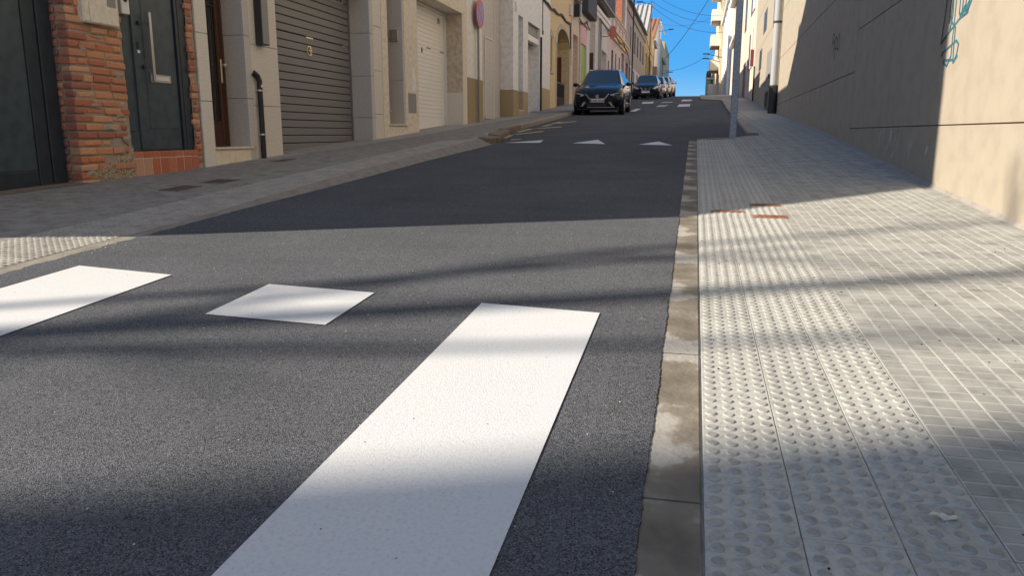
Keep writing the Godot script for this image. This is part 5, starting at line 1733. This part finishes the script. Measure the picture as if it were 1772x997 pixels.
func car_body(root: Node3D, L: float, W: float, H: float, suv: float, paint):
	var sec := car_sections(L, W, H, suv)
	var g := []
	for c in sec:
		var z: float = L * 0.5 - c[0]
		var hw: float = c[4]
		var wt: float = hw * c[5]
		var row := []
		var cabin: bool = c[3] - c[2] > 0.25
		var r: float = 0.05 if cabin else 0.03
		var half := [[0.0, c[1]], [hw * 0.8, c[1]], [hw * 0.97, c[1] + 0.12], [hw, lerp(float(c[1]), float(c[2]), 0.55)], [hw * 0.975, c[2]], [wt, c[3] - r], [wt * 0.86, c[3]], [wt * 0.45, c[3] + 0.018], [0.0, c[3] + 0.022]]
		for p in half:
			row.append(Vector3(p[0], p[1], z))
		for i in range(half.size() - 2, -1, -1):
			row.append(Vector3(-half[i][0], half[i][1], z))
		g.append(row)
	var n: int = g[0].size()
	var normals := []
	for i in g.size():
		var row := []
		for j in n:
			var a: Vector3 = g[max(i - 1, 0)][j]
			var b: Vector3 = g[min(i + 1, g.size() - 1)][j]
			var c: Vector3 = g[i][(j - 1 + n) % n if j > 0 else n - 2]
			var d: Vector3 = g[i][(j + 1) % n if j < n - 1 else 1]
			var nn := (b - a).cross(d - c)
			var ctr := Vector3(0, 0.6, g[i][j].z)
			if nn.dot(g[i][j] - ctr) < 0:
				nn = -nn
			nn = nn.normalized()
			if i == 0:
				nn = (nn + Vector3(0, 0, 1.6)).normalized()
			row.append(nn)
		normals.append(row)
	var body := MB.new()
	var glass := MB.new()
	var shield := MB.new()
	for i in g.size() - 1:
		for j in n - 1:
			var jj := j if j < 8 else n - 2 - j
			var q := [g[i][j], g[i][j + 1], g[i + 1][j + 1], g[i + 1][j]]
			var is_side: bool = jj == 4 and i >= 6 and i <= 10
			var is_front: bool = jj >= 6 and i == 6
			var is_back: bool = jj >= 6 and i == 11
			if is_side or is_front or is_back:
				var mbx: MB = glass if is_side or is_back else shield
				var qn := [normals[i][j], normals[i][j + 1], normals[i + 1][j + 1], normals[i + 1][j]]
				if is_side:
					var sx := signf(q[0].x)
					for k in 4:
						qn[k] = Vector3(sx * 0.85, 0.5, 0.0).normalized()
				else:
					var fn: Vector3 = (q[2] - q[0]).cross(q[3] - q[1]).normalized()
					if fn.y < 0:
						fn = -fn
					for k in 4:
						qn[k] = (fn + Vector3(signf(q[k].x) * 0.10 * absf(q[k].x), 0, 0)).normalized()
				mbx.smooth_quad(q[0], q[1], q[2], q[3], qn[0], qn[1], qn[2], qn[3])
			else:
				body.smooth_quad(q[0], q[1], q[2], q[3], normals[i][j], normals[i][j + 1], normals[i + 1][j + 1], normals[i + 1][j])
	for e in [0, g.size() - 1]:
		var ctr := Vector3(0, 0.5, g[e][0].z)
		for j in n - 1:
			body.tri_out(ctr, g[e][j], g[e][j + 1], Vector3(0, 0.5, 0))
	var b := obj("body", body, paint, root)
	obj("side_windows", glass, M.car_glass, b)
	obj("windscreen", shield, M.car_glass, root)
	return sec

func lbox(called: String, m, parent: Node3D, boxes: Array, ch := 0.0, xf := Transform3D.IDENTITY):
	var mb := MB.new()
	for b in boxes:
		mb.box(Vector3(b[0], b[2], b[4]), Vector3(b[1], b[3], b[5]), ch, xf)
	return obj(called, mb, m, parent)

func poly_plate(called: String, m, parent: Node3D, poly: Array, z0: float, z1: float, lean := 0.0, mirror := false):
	# an outline in the car's front plane, given thickness; lean tips it back with height and outwards
	var mb := MB.new()
	for sg in ([1.0, -1.0] if mirror else [1.0]):
		var p2 := []
		for p in poly:
			p2.append(v2(p.x * sg, p.y))
		mb.prism(p2, func(u, v, d): return Vector3(u, v, d - lean * absf(u) * absf(u)), z1, z0)
		if mirror:
			obj(called, mb, m, parent)
			mb = MB.new()
	if not mirror:
		obj(called, mb, m, parent)

func make_car(called: String, label: String, L: float, W: float, H: float, suv: float, paint, x: float, s_front: float, wheel_r: float) -> Node3D:
	var sc := s_front + L * 0.5
	var root := thing(called, label, "car", Vector3(x, gs(sc) + 0.004, -sc), "cars parked along the left kerb")
	root.rotation.x = atan((gs(s_front + L * 0.8) - gs(s_front + L * 0.2)) / (L * 0.6))
	car_body(root, L, W, H, suv, paint)
	for w in [[1.0, 0.2], [-1.0, 0.2], [1.0, 0.825], [-1.0, 0.825]]:
		var cx: float = w[0] * (W * 0.5 - 0.11)
		var c := Vector3(cx, wheel_r, L * 0.5 - L * w[1])
		var o: float = w[0]
		# dark arch over the wheel
		var arch := MB.new()
		arch.tube(c + Vector3(o * 0.02, 0.02, 0), c + Vector3(o * 0.122, 0.02, 0), wheel_r + 0.075, wheel_r + 0.06, 24)
		obj("wheel_arch", arch, M.car_plastic, root)
		var wheel := Node3D.new()
		wheel.name = numbered("wheel", root)
		root.add_child(wheel, true)
		var ty := MB.new()
		var pr := [[0.62, 0.10], [0.9, 0.112], [0.985, 0.095], [1.0, 0.06], [1.0, -0.06], [0.985, -0.095], [0.9, -0.112]]
		for i in pr.size() - 1:
			for a in 24:
				var t0 := TAU * a / 24
				var t1 := TAU * (a + 1) / 24
				var f := func(q: int, t: float) -> Vector3: return c + Vector3(o * (pr[q][1] + 0.02), sin(t) * wheel_r * pr[q][0], cos(t) * wheel_r * pr[q][0])
				ty.quad_out(f.call(i, t0), f.call(i, t1), f.call(i + 1, t1), f.call(i + 1, t0), c)
		obj("tyre", ty, M.tyre, wheel)
		var rim := MB.new()
		rim.tube(c + Vector3(o * 0.07, 0, 0), c + Vector3(o * 0.10, 0, 0), wheel_r * 0.62, wheel_r * 0.6, 20)
		for k in 5:
			var t := TAU * k / 5 + 0.3
			var xf := Transform3D(Basis(Vector3.RIGHT, t), c)
			rim.box(Vector3(o * 0.10, -0.028, 0.03), Vector3(o * 0.128, 0.028, wheel_r * 0.63), 0.006, xf)
		rim.tube(c + Vector3(o * 0.10, 0, 0), c + Vector3(o * 0.13, 0, 0), 0.055, 0.05, 12)
		obj("rim", rim, M.rim, wheel)
	# mirrors
	for o in [1.0, -1.0]:
		var mm := MB.new()
		mm.ball(Vector3(o * (W * 0.5 + 0.09), H * 0.665, L * 0.5 - 1.42 * L / 4.1), 1.0, 8, 12, Vector3(0.11, 0.075, 0.07))
		mm.box(Vector3(o * (W * 0.5 - 0.08), H * 0.635, L * 0.5 - 1.46 * L / 4.1), Vector3(o * (W * 0.5 + 0.05), H * 0.655, L * 0.5 - 1.40 * L / 4.1), 0.006)
		obj("mirror", mm, paint, root)
	# dark plastic underside and sills
	lbox("underbody", M.car_plastic, root, [[-W * 0.42, W * 0.42, 0.17, 0.30, -L * 0.46, L * 0.475]], 0.03)
	lbox("sill", M.car_plastic, root, [[W * 0.5 - 0.09, W * 0.5 + 0.004, 0.2, 0.33, -L * 0.22, L * 0.19], [-W * 0.5 - 0.004, -W * 0.5 + 0.09, 0.2, 0.33, -L * 0.22, L * 0.19]], 0.02)
	return root

func build_cars():
	# the near car
	var L := 4.10
	var W := 1.78
	var H := 1.60
	var car := make_car("parked_car", "glossy black hatchback parked nearest, its front with plate 8760 MNG facing down the hill", L, W, H, 0.3, M.car_black, -3.40, 28.15, 0.335)
	var z := L * 0.5
	poly_plate("grille", M.car_plastic, car, [v2(-0.40, 0.735), v2(0.40, 0.735), v2(0.27, 0.585), v2(-0.27, 0.585)], z - 0.10, z + 0.012)
	var gr := MB.new()
	for k in 5:
		gr.box(Vector3(-0.34 + 0.02 * k, 0.715 - 0.028 * k, z + 0.010), Vector3(0.34 - 0.02 * k, 0.708 - 0.028 * k, z + 0.02))
	for k in 9:
		gr.box(Vector3(-0.28 + 0.07 * k, 0.60, z + 0.010), Vector3(-0.272 + 0.07 * k, 0.725, z + 0.017))
	obj("grille_mesh", gr, M.dark_metal, car)
	poly_plate("grille_trim", M.chrome, car, [v2(-0.43, 0.752), v2(-0.395, 0.752), v2(-0.262, 0.59), v2(0.262, 0.59), v2(0.395, 0.752), v2(0.43, 0.752), v2(0.285, 0.562), v2(-0.285, 0.562)], z - 0.02, z + 0.025)
	# S-shaped badge
	var bg := MB.new()
	for q in [[v2(-0.055, 0.70), v2(0.06, 0.715), v2(0.06, 0.69), v2(-0.03, 0.678), v2(0.06, 0.655), v2(0.06, 0.642), v2(-0.055, 0.668)], [v2(0.055, 0.61), v2(-0.06, 0.60), v2(-0.06, 0.625), v2(0.03, 0.636), v2(-0.06, 0.656), v2(-0.06, 0.668), v2(0.055, 0.645)]]:
		bg.prism(q, func(u, v, d): return Vector3(u, v, d), z + 0.035, z + 0.02)
	obj("badge", bg, M.chrome, car)
	lbox("number_plate", M.plate, car, [[-0.26, 0.26, 0.455, 0.565, z - 0.02, z + 0.028]], 0.003)
	var t := MeshInstance3D.new()
	t.mesh = text_mesh("8760 MNG", 0.105, 0.004)
	t.name = "plate_lettering"
	t.material_override = M.black
	car.add_child(t, true)
	t.position = Vector3(0.02, 0.508, z + 0.031)
	lbox("plate_band", M.sign_blue, car, [[-0.258, -0.222, 0.457, 0.563, z, z + 0.0295]])
	poly_plate("headlight", M.car_glass, car, [v2(0.44, 0.70), v2(0.50, 0.755), v2(0.78, 0.80), v2(0.80, 0.74), v2(0.74, 0.675), v2(0.58, 0.655)], z - 0.14, z + 0.085, 0.30, true)
	poly_plate("light_strip", M.headlight, car, [v2(0.455, 0.702), v2(0.51, 0.745), v2(0.77, 0.785), v2(0.775, 0.755), v2(0.60, 0.728), v2(0.58, 0.69), v2(0.72, 0.70), v2(0.71, 0.68), v2(0.56, 0.665)], z - 0.10, z + 0.092, 0.30, true)
	poly_plate("lower_intake", M.car_plastic, car, [v2(-0.40, 0.44), v2(0.40, 0.44), v2(0.33, 0.29), v2(-0.33, 0.29)], z - 0.05, z + 0.008)
	poly_plate("bumper_blade", M.headlight, car, [v2(0.40, 0.47), v2(0.47, 0.47), v2(0.62, 0.315), v2(0.52, 0.315)], z - 0.12, z + 0.09, 0.30, true)
	poly_plate("fog_lamp", M.headlight, car, [v2(0.64, 0.50), v2(0.69, 0.54), v2(0.73, 0.50), v2(0.72, 0.43), v2(0.66, 0.43)], z - 0.12, z + 0.10, 0.30, true)
	lbox("skid_strip", M.headlight, car, [[-0.36, 0.62, 0.265, 0.285, z - 0.05, z + 0.015]], 0.004)
	lbox("wiper", M.car_plastic, car, [[-0.55, 0.1, 1.115, 1.13, z - 1.27, z - 1.24], [0.1, 0.62, 1.115, 1.13, z - 1.27, z - 1.24]])
	lbox("roof_rail", M.steel, car, [[0.50, 0.54, 1.575, 1.61, -1.3, 0.1], [-0.54, -0.50, 1.575, 1.61, -1.3, 0.1]], 0.01)
	lbox("door_handle", M.car_black, car, [[W * 0.5 - 0.01, W * 0.5 + 0.02, 0.90, 0.93, -0.45, -0.25], [W * 0.5 - 0.01, W * 0.5 + 0.02, 0.92, 0.95, -1.35, -1.15]], 0.008)
	lbox("sill_trim", M.headlight, car, [[W * 0.5 - 0.03, W * 0.5 + 0.012, 0.335, 0.365, -0.95, 0.82]], 0.006)
	lbox("inside_mirror", M.black, car, [[-0.12, 0.12, 1.40, 1.45, z - 1.82, z - 1.78]])
	# second car
	L = 3.99
	W = 1.74
	H = 1.52
	car = make_car("parked_car", "dark blue hatchback with a V-shaped grille bar, parked second in the row", L, W, H, 0.1, M.car_blue, -3.13, 51.6, 0.32)
	z = L * 0.5
	poly_plate("grille", M.car_plastic, car, [v2(-0.36, 0.72), v2(0.36, 0.72), v2(0.2, 0.54), v2(-0.2, 0.54)], z - 0.08, z + 0.01)
	poly_plate("grille_trim", M.chrome, car, [v2(-0.36, 0.74), v2(-0.29, 0.74), v2(-0.16, 0.56), v2(0.16, 0.56), v2(0.29, 0.74), v2(0.36, 0.74), v2(0.21, 0.51), v2(-0.21, 0.51)], z - 0.02, z + 0.03)
	var rg := MB.new()
	rg.tube(Vector3(0, 0.645, z + 0.01), Vector3(0, 0.645, z + 0.03), 0.06, 0.06, 16)
	rg.box(Vector3(-0.085, 0.63, z + 0.028), Vector3(0.085, 0.66, z + 0.036))
	obj("badge", rg, M.chrome, car)
	lbox("number_plate", M.plate, car, [[-0.26, 0.26, 0.395, 0.495, z - 0.02, z + 0.028]], 0.003)
	poly_plate("headlight", M.headlight, car, [v2(0.42, 0.66), v2(0.5, 0.74), v2(0.78, 0.84), v2(0.79, 0.72), v2(0.6, 0.64)], z - 0.14, z + 0.09, 0.30, true)
	poly_plate("lower_intake", M.car_plastic, car, [v2(-0.42, 0.37), v2(0.42, 0.37), v2(0.36, 0.27), v2(-0.36, 0.27)], z - 0.05, z + 0.008)
	poly_plate("fog_lamp", M.headlight, car, [v2(0.6, 0.40), v2(0.67, 0.42), v2(0.69, 0.36), v2(0.62, 0.34)], z - 0.14, z + 0.09, 0.30, true)
	# the three behind
	for k in [["silver car half hidden behind the dark blue hatchback", M.car_silver, -2.93, 57.6, 1.50, 0.0], ["pale blue-grey car just behind the silver one", M.car_silver, -2.74, 62.6, 1.55, 0.3], ["white car last in the parked row at the crest", M.car_white, -2.62, 67.2, 1.64, 0.6]]:
		L = 4.05
		car = make_car("parked_car", k[0], L, 1.76, k[4], k[5], k[1], k[2], k[3], 0.33)
		z = L * 0.5
		poly_plate("grille", M.car_plastic, car, [v2(-0.36, 0.70), v2(0.36, 0.70), v2(0.26, 0.55), v2(-0.26, 0.55)], z - 0.08, z + 0.01)
		lbox("number_plate", M.plate, car, [[-0.26, 0.26, 0.42, 0.52, z - 0.02, z + 0.028]], 0.003)
		poly_plate("headlight", M.headlight, car, [v2(0.42, 0.66), v2(0.5, 0.74), v2(0.78, 0.84), v2(0.79, 0.72), v2(0.6, 0.64)], z - 0.14, z + 0.09, 0.30, true)

# ------------------------------------------------------------------ unseen things added behind the viewer to cast shade and bounce light
func build_behind():
	var t := thing("shadow_block", "unseen apartment block, added behind the viewer on the left to shade the foreground", "building", Vector3(-24.0, gs(-15.0), 15.0))  # added out of view; its edge casts the foreground shade
	var b := gs(-14.0) - 0.5
	part("wall", M.pale_wall, t, [[-28.8, -19.0, b, 26.0, -8.96, -12.5]])
	for i in 7:
		part("balcony", M.balcony, t, [[-19.0, -17.9, b + 3.3 + 3.2 * i, b + 4.5 + 3.2 * i, -9.4, -12.0]])
		part("window", M.window_dark, t, [[-27.5, -24.0, b + 1.2 + 3.2 * i, b + 2.8 + 3.2 * i, -8.95, -8.92], [-23.0, -20.0, b + 1.2 + 3.2 * i, b + 2.8 + 3.2 * i, -8.95, -8.92]])
	t = thing("fill_house", "unseen pale house, added behind the viewer on the right to bounce light", "house", Vector3(3.0, gs(-14.0), 12.0))  # added out of view; its pale wall bounces sun onto the left facades
	part("wall", M.pale_wall, t, [[2.4, 12.0, b, 13.5, -5.0, -30.0]])
	for i in 6:
		part("window", M.window_dark, t, [[2.36, 2.39, 1.2, 3.0, -6.5 - 4.0 * i, -8.0 - 4.0 * i], [2.36, 2.39, 5.0, 7.2, -6.5 - 4.0 * i, -8.0 - 4.0 * i], [2.36, 2.39, 9.0, 11.2, -6.5 - 4.0 * i, -8.0 - 4.0 * i]])
	part("cornice", M.white_wall, t, [[2.1, 2.4, 13.1, 13.5, -5.0, -30.0]])
	# unseen bare tree, added and shaped to cast the soft foreground bands
	var base := Vector3(-21.2, gs(-4.55), 4.55)
	var tr := thing("shadow_tree", "unseen bare tree, added left of the viewer to cast the foreground streaks", "tree", base)
	var tk := MB.new(base)
	tk.tube(base - Vector3(0, 0.3, 0), base + Vector3(0.1, 6, 0.0), 0.30, 0.24, 12)
	tk.tube(base + Vector3(0.1, 6, 0.0), base + Vector3(0.0, 12.5, 0.05), 0.22, 0.12, 12)
	tk.tube(base + Vector3(0.0, 12.5, 0.05), base + Vector3(0.1, 17.5, -0.35), 0.12, 0.06, 12)
	obj("trunk", tk, M.bark, tr)
	var lim := [[[0.0, 10.5, 0.0], [1.0, 12.6, -1.0], [2.2, 13.6, -1.9]], [[0.0, 11.0, 0.0], [-1.6, 12.6, 0.5], [-3.2, 13.2, 0.6]],
		[[0.0, 11.8, 0.0], [0.2, 13.6, 0.45], [0.3, 15.6, 0.75]], [[0.0, 12.8, 0.0], [-0.4, 14.5, -1.0], [-0.2, 16.6, -1.7]]]
	for l in lim:
		var mb := MB.new(base)
		var r := 0.07
		for i in l.size() - 1:
			var p := base + Vector3(l[i][0], l[i][1], l[i][2])
			var q := base + Vector3(l[i + 1][0], l[i + 1][1], l[i + 1][2])
			mb.tube(p, q, r, r * 0.7, 8)
			for k in 3:
				var st := p.lerp(q, rng.randf_range(0.2, 1.0))
				var d := Vector3(rng.randf_range(-1, 1), rng.randf_range(0.1, 1.0), rng.randf_range(-1, 1)).normalized()
				mb.tube(st, st + d * rng.randf_range(0.6, 1.3), r * 0.35, 0.012, 6)
			r *= 0.72
		obj("limb", mb, M.bark, tr)

# ------------------------------------------------------------------ sky
func clear_sky(sun_dir: Vector3, exposure: float) -> PanoramaSkyMaterial:
	# clear air: pale at the horizon, deep blue above it, whiter round the sun
	var w := 512
	var h := 256
	var img := Image.create(w, h, false, Image.FORMAT_RGBAF)
	var steps := [[0.0, Vector3(0.50, 0.88, 1.18)], [0.05, Vector3(0.10, 0.52, 1.12)], [0.17, Vector3(0.035, 0.37, 1.06)], [0.45, Vector3(0.12, 0.31, 0.66)], [1.0, Vector3(0.18, 0.28, 0.45)]]
	for j in h:
		var el := PI * (0.5 - (j + 0.5) / h)
		var e := clampf(el / (PI * 0.5), 0.0, 1.0)
		var c := Vector3.ZERO
		for i in range(1, steps.size()):
			if e <= steps[i][0]:
				c = steps[i - 1][1].lerp(steps[i][1], (e - steps[i - 1][0]) / (steps[i][0] - steps[i - 1][0]))
				break
		for i in w:
			var az := TAU * (i + 0.5) / w
			var d := Vector3(sin(az) * cos(el), sin(el), -cos(az) * cos(el))
			var k := c
			var ang := acos(clampf(d.dot(sun_dir), -1.0, 1.0))
			k += Vector3(1.0, 0.93, 0.80) * (1.1 * exp(-ang / 0.28) + 0.22 * exp(-ang / 0.65))
			if el < 0.0:
				k = Vector3(0.22, 0.21, 0.20)
			k /= exposure
			img.set_pixel(i, j, Color(k.x, k.y, k.z))
	var m := PanoramaSkyMaterial.new()
	m.panorama = ImageTexture.create_from_image(img)
	return m

# ------------------------------------------------------------------ the scene
func _ready():
	rng.seed = 20240317
	var cam := Camera3D.new()
	cam.name = "camera"
	cam.fov = rad_to_deg(2.0 * atan(498.5 / 1330.0))
	cam.near = 0.05
	cam.far = 2000.0
	add_child(cam)
	cam.position = Vector3(0, 0.93, 0)
	cam.rotation_order = EULER_ORDER_YXZ
	cam.rotation = Vector3(deg_to_rad(-11.393), deg_to_rad(13.031), 0)
	cam.current = true

	var sky_m := clear_sky(Vector3(-1.0, 0.663, 0.38).normalized(), 2.08)
	var sky := Sky.new()
	sky.sky_material = sky_m
	var env := Environment.new()
	env.background_mode = Environment.BG_SKY
	env.sky = sky
	env.tonemap_mode = Environment.TONE_MAPPER_LINEAR
	env.tonemap_exposure = 1.7
	env.sdfgi_enabled = true
	env.ssao_enabled = true
	env.ssil_enabled = true
	var we := WorldEnvironment.new()
	we.name = "world_environment"
	we.environment = env
	add_child(we)

	var sun := DirectionalLight3D.new()
	sun.name = "sun"
	sun.light_energy = 1.5
	sun.light_color = Color(1.0, 0.95, 0.87)
	sun.light_angular_distance = 0.5
	sun.shadow_enabled = true
	add_child(sun)
	var dir := Vector3(1.0, -0.663, -0.38).normalized()
	sun.basis = Basis.looking_at(dir, Vector3.UP)

	make_materials()
	build_ground()
	build_brick_house()
	build_stone_house()
	build_sand_house()
	build_gate_house()
	build_white_house()
	build_arch_house()
	build_far_left()
	build_right_wall()
	build_behind()
	build_street_furniture()
	build_cars()
	build_litter()
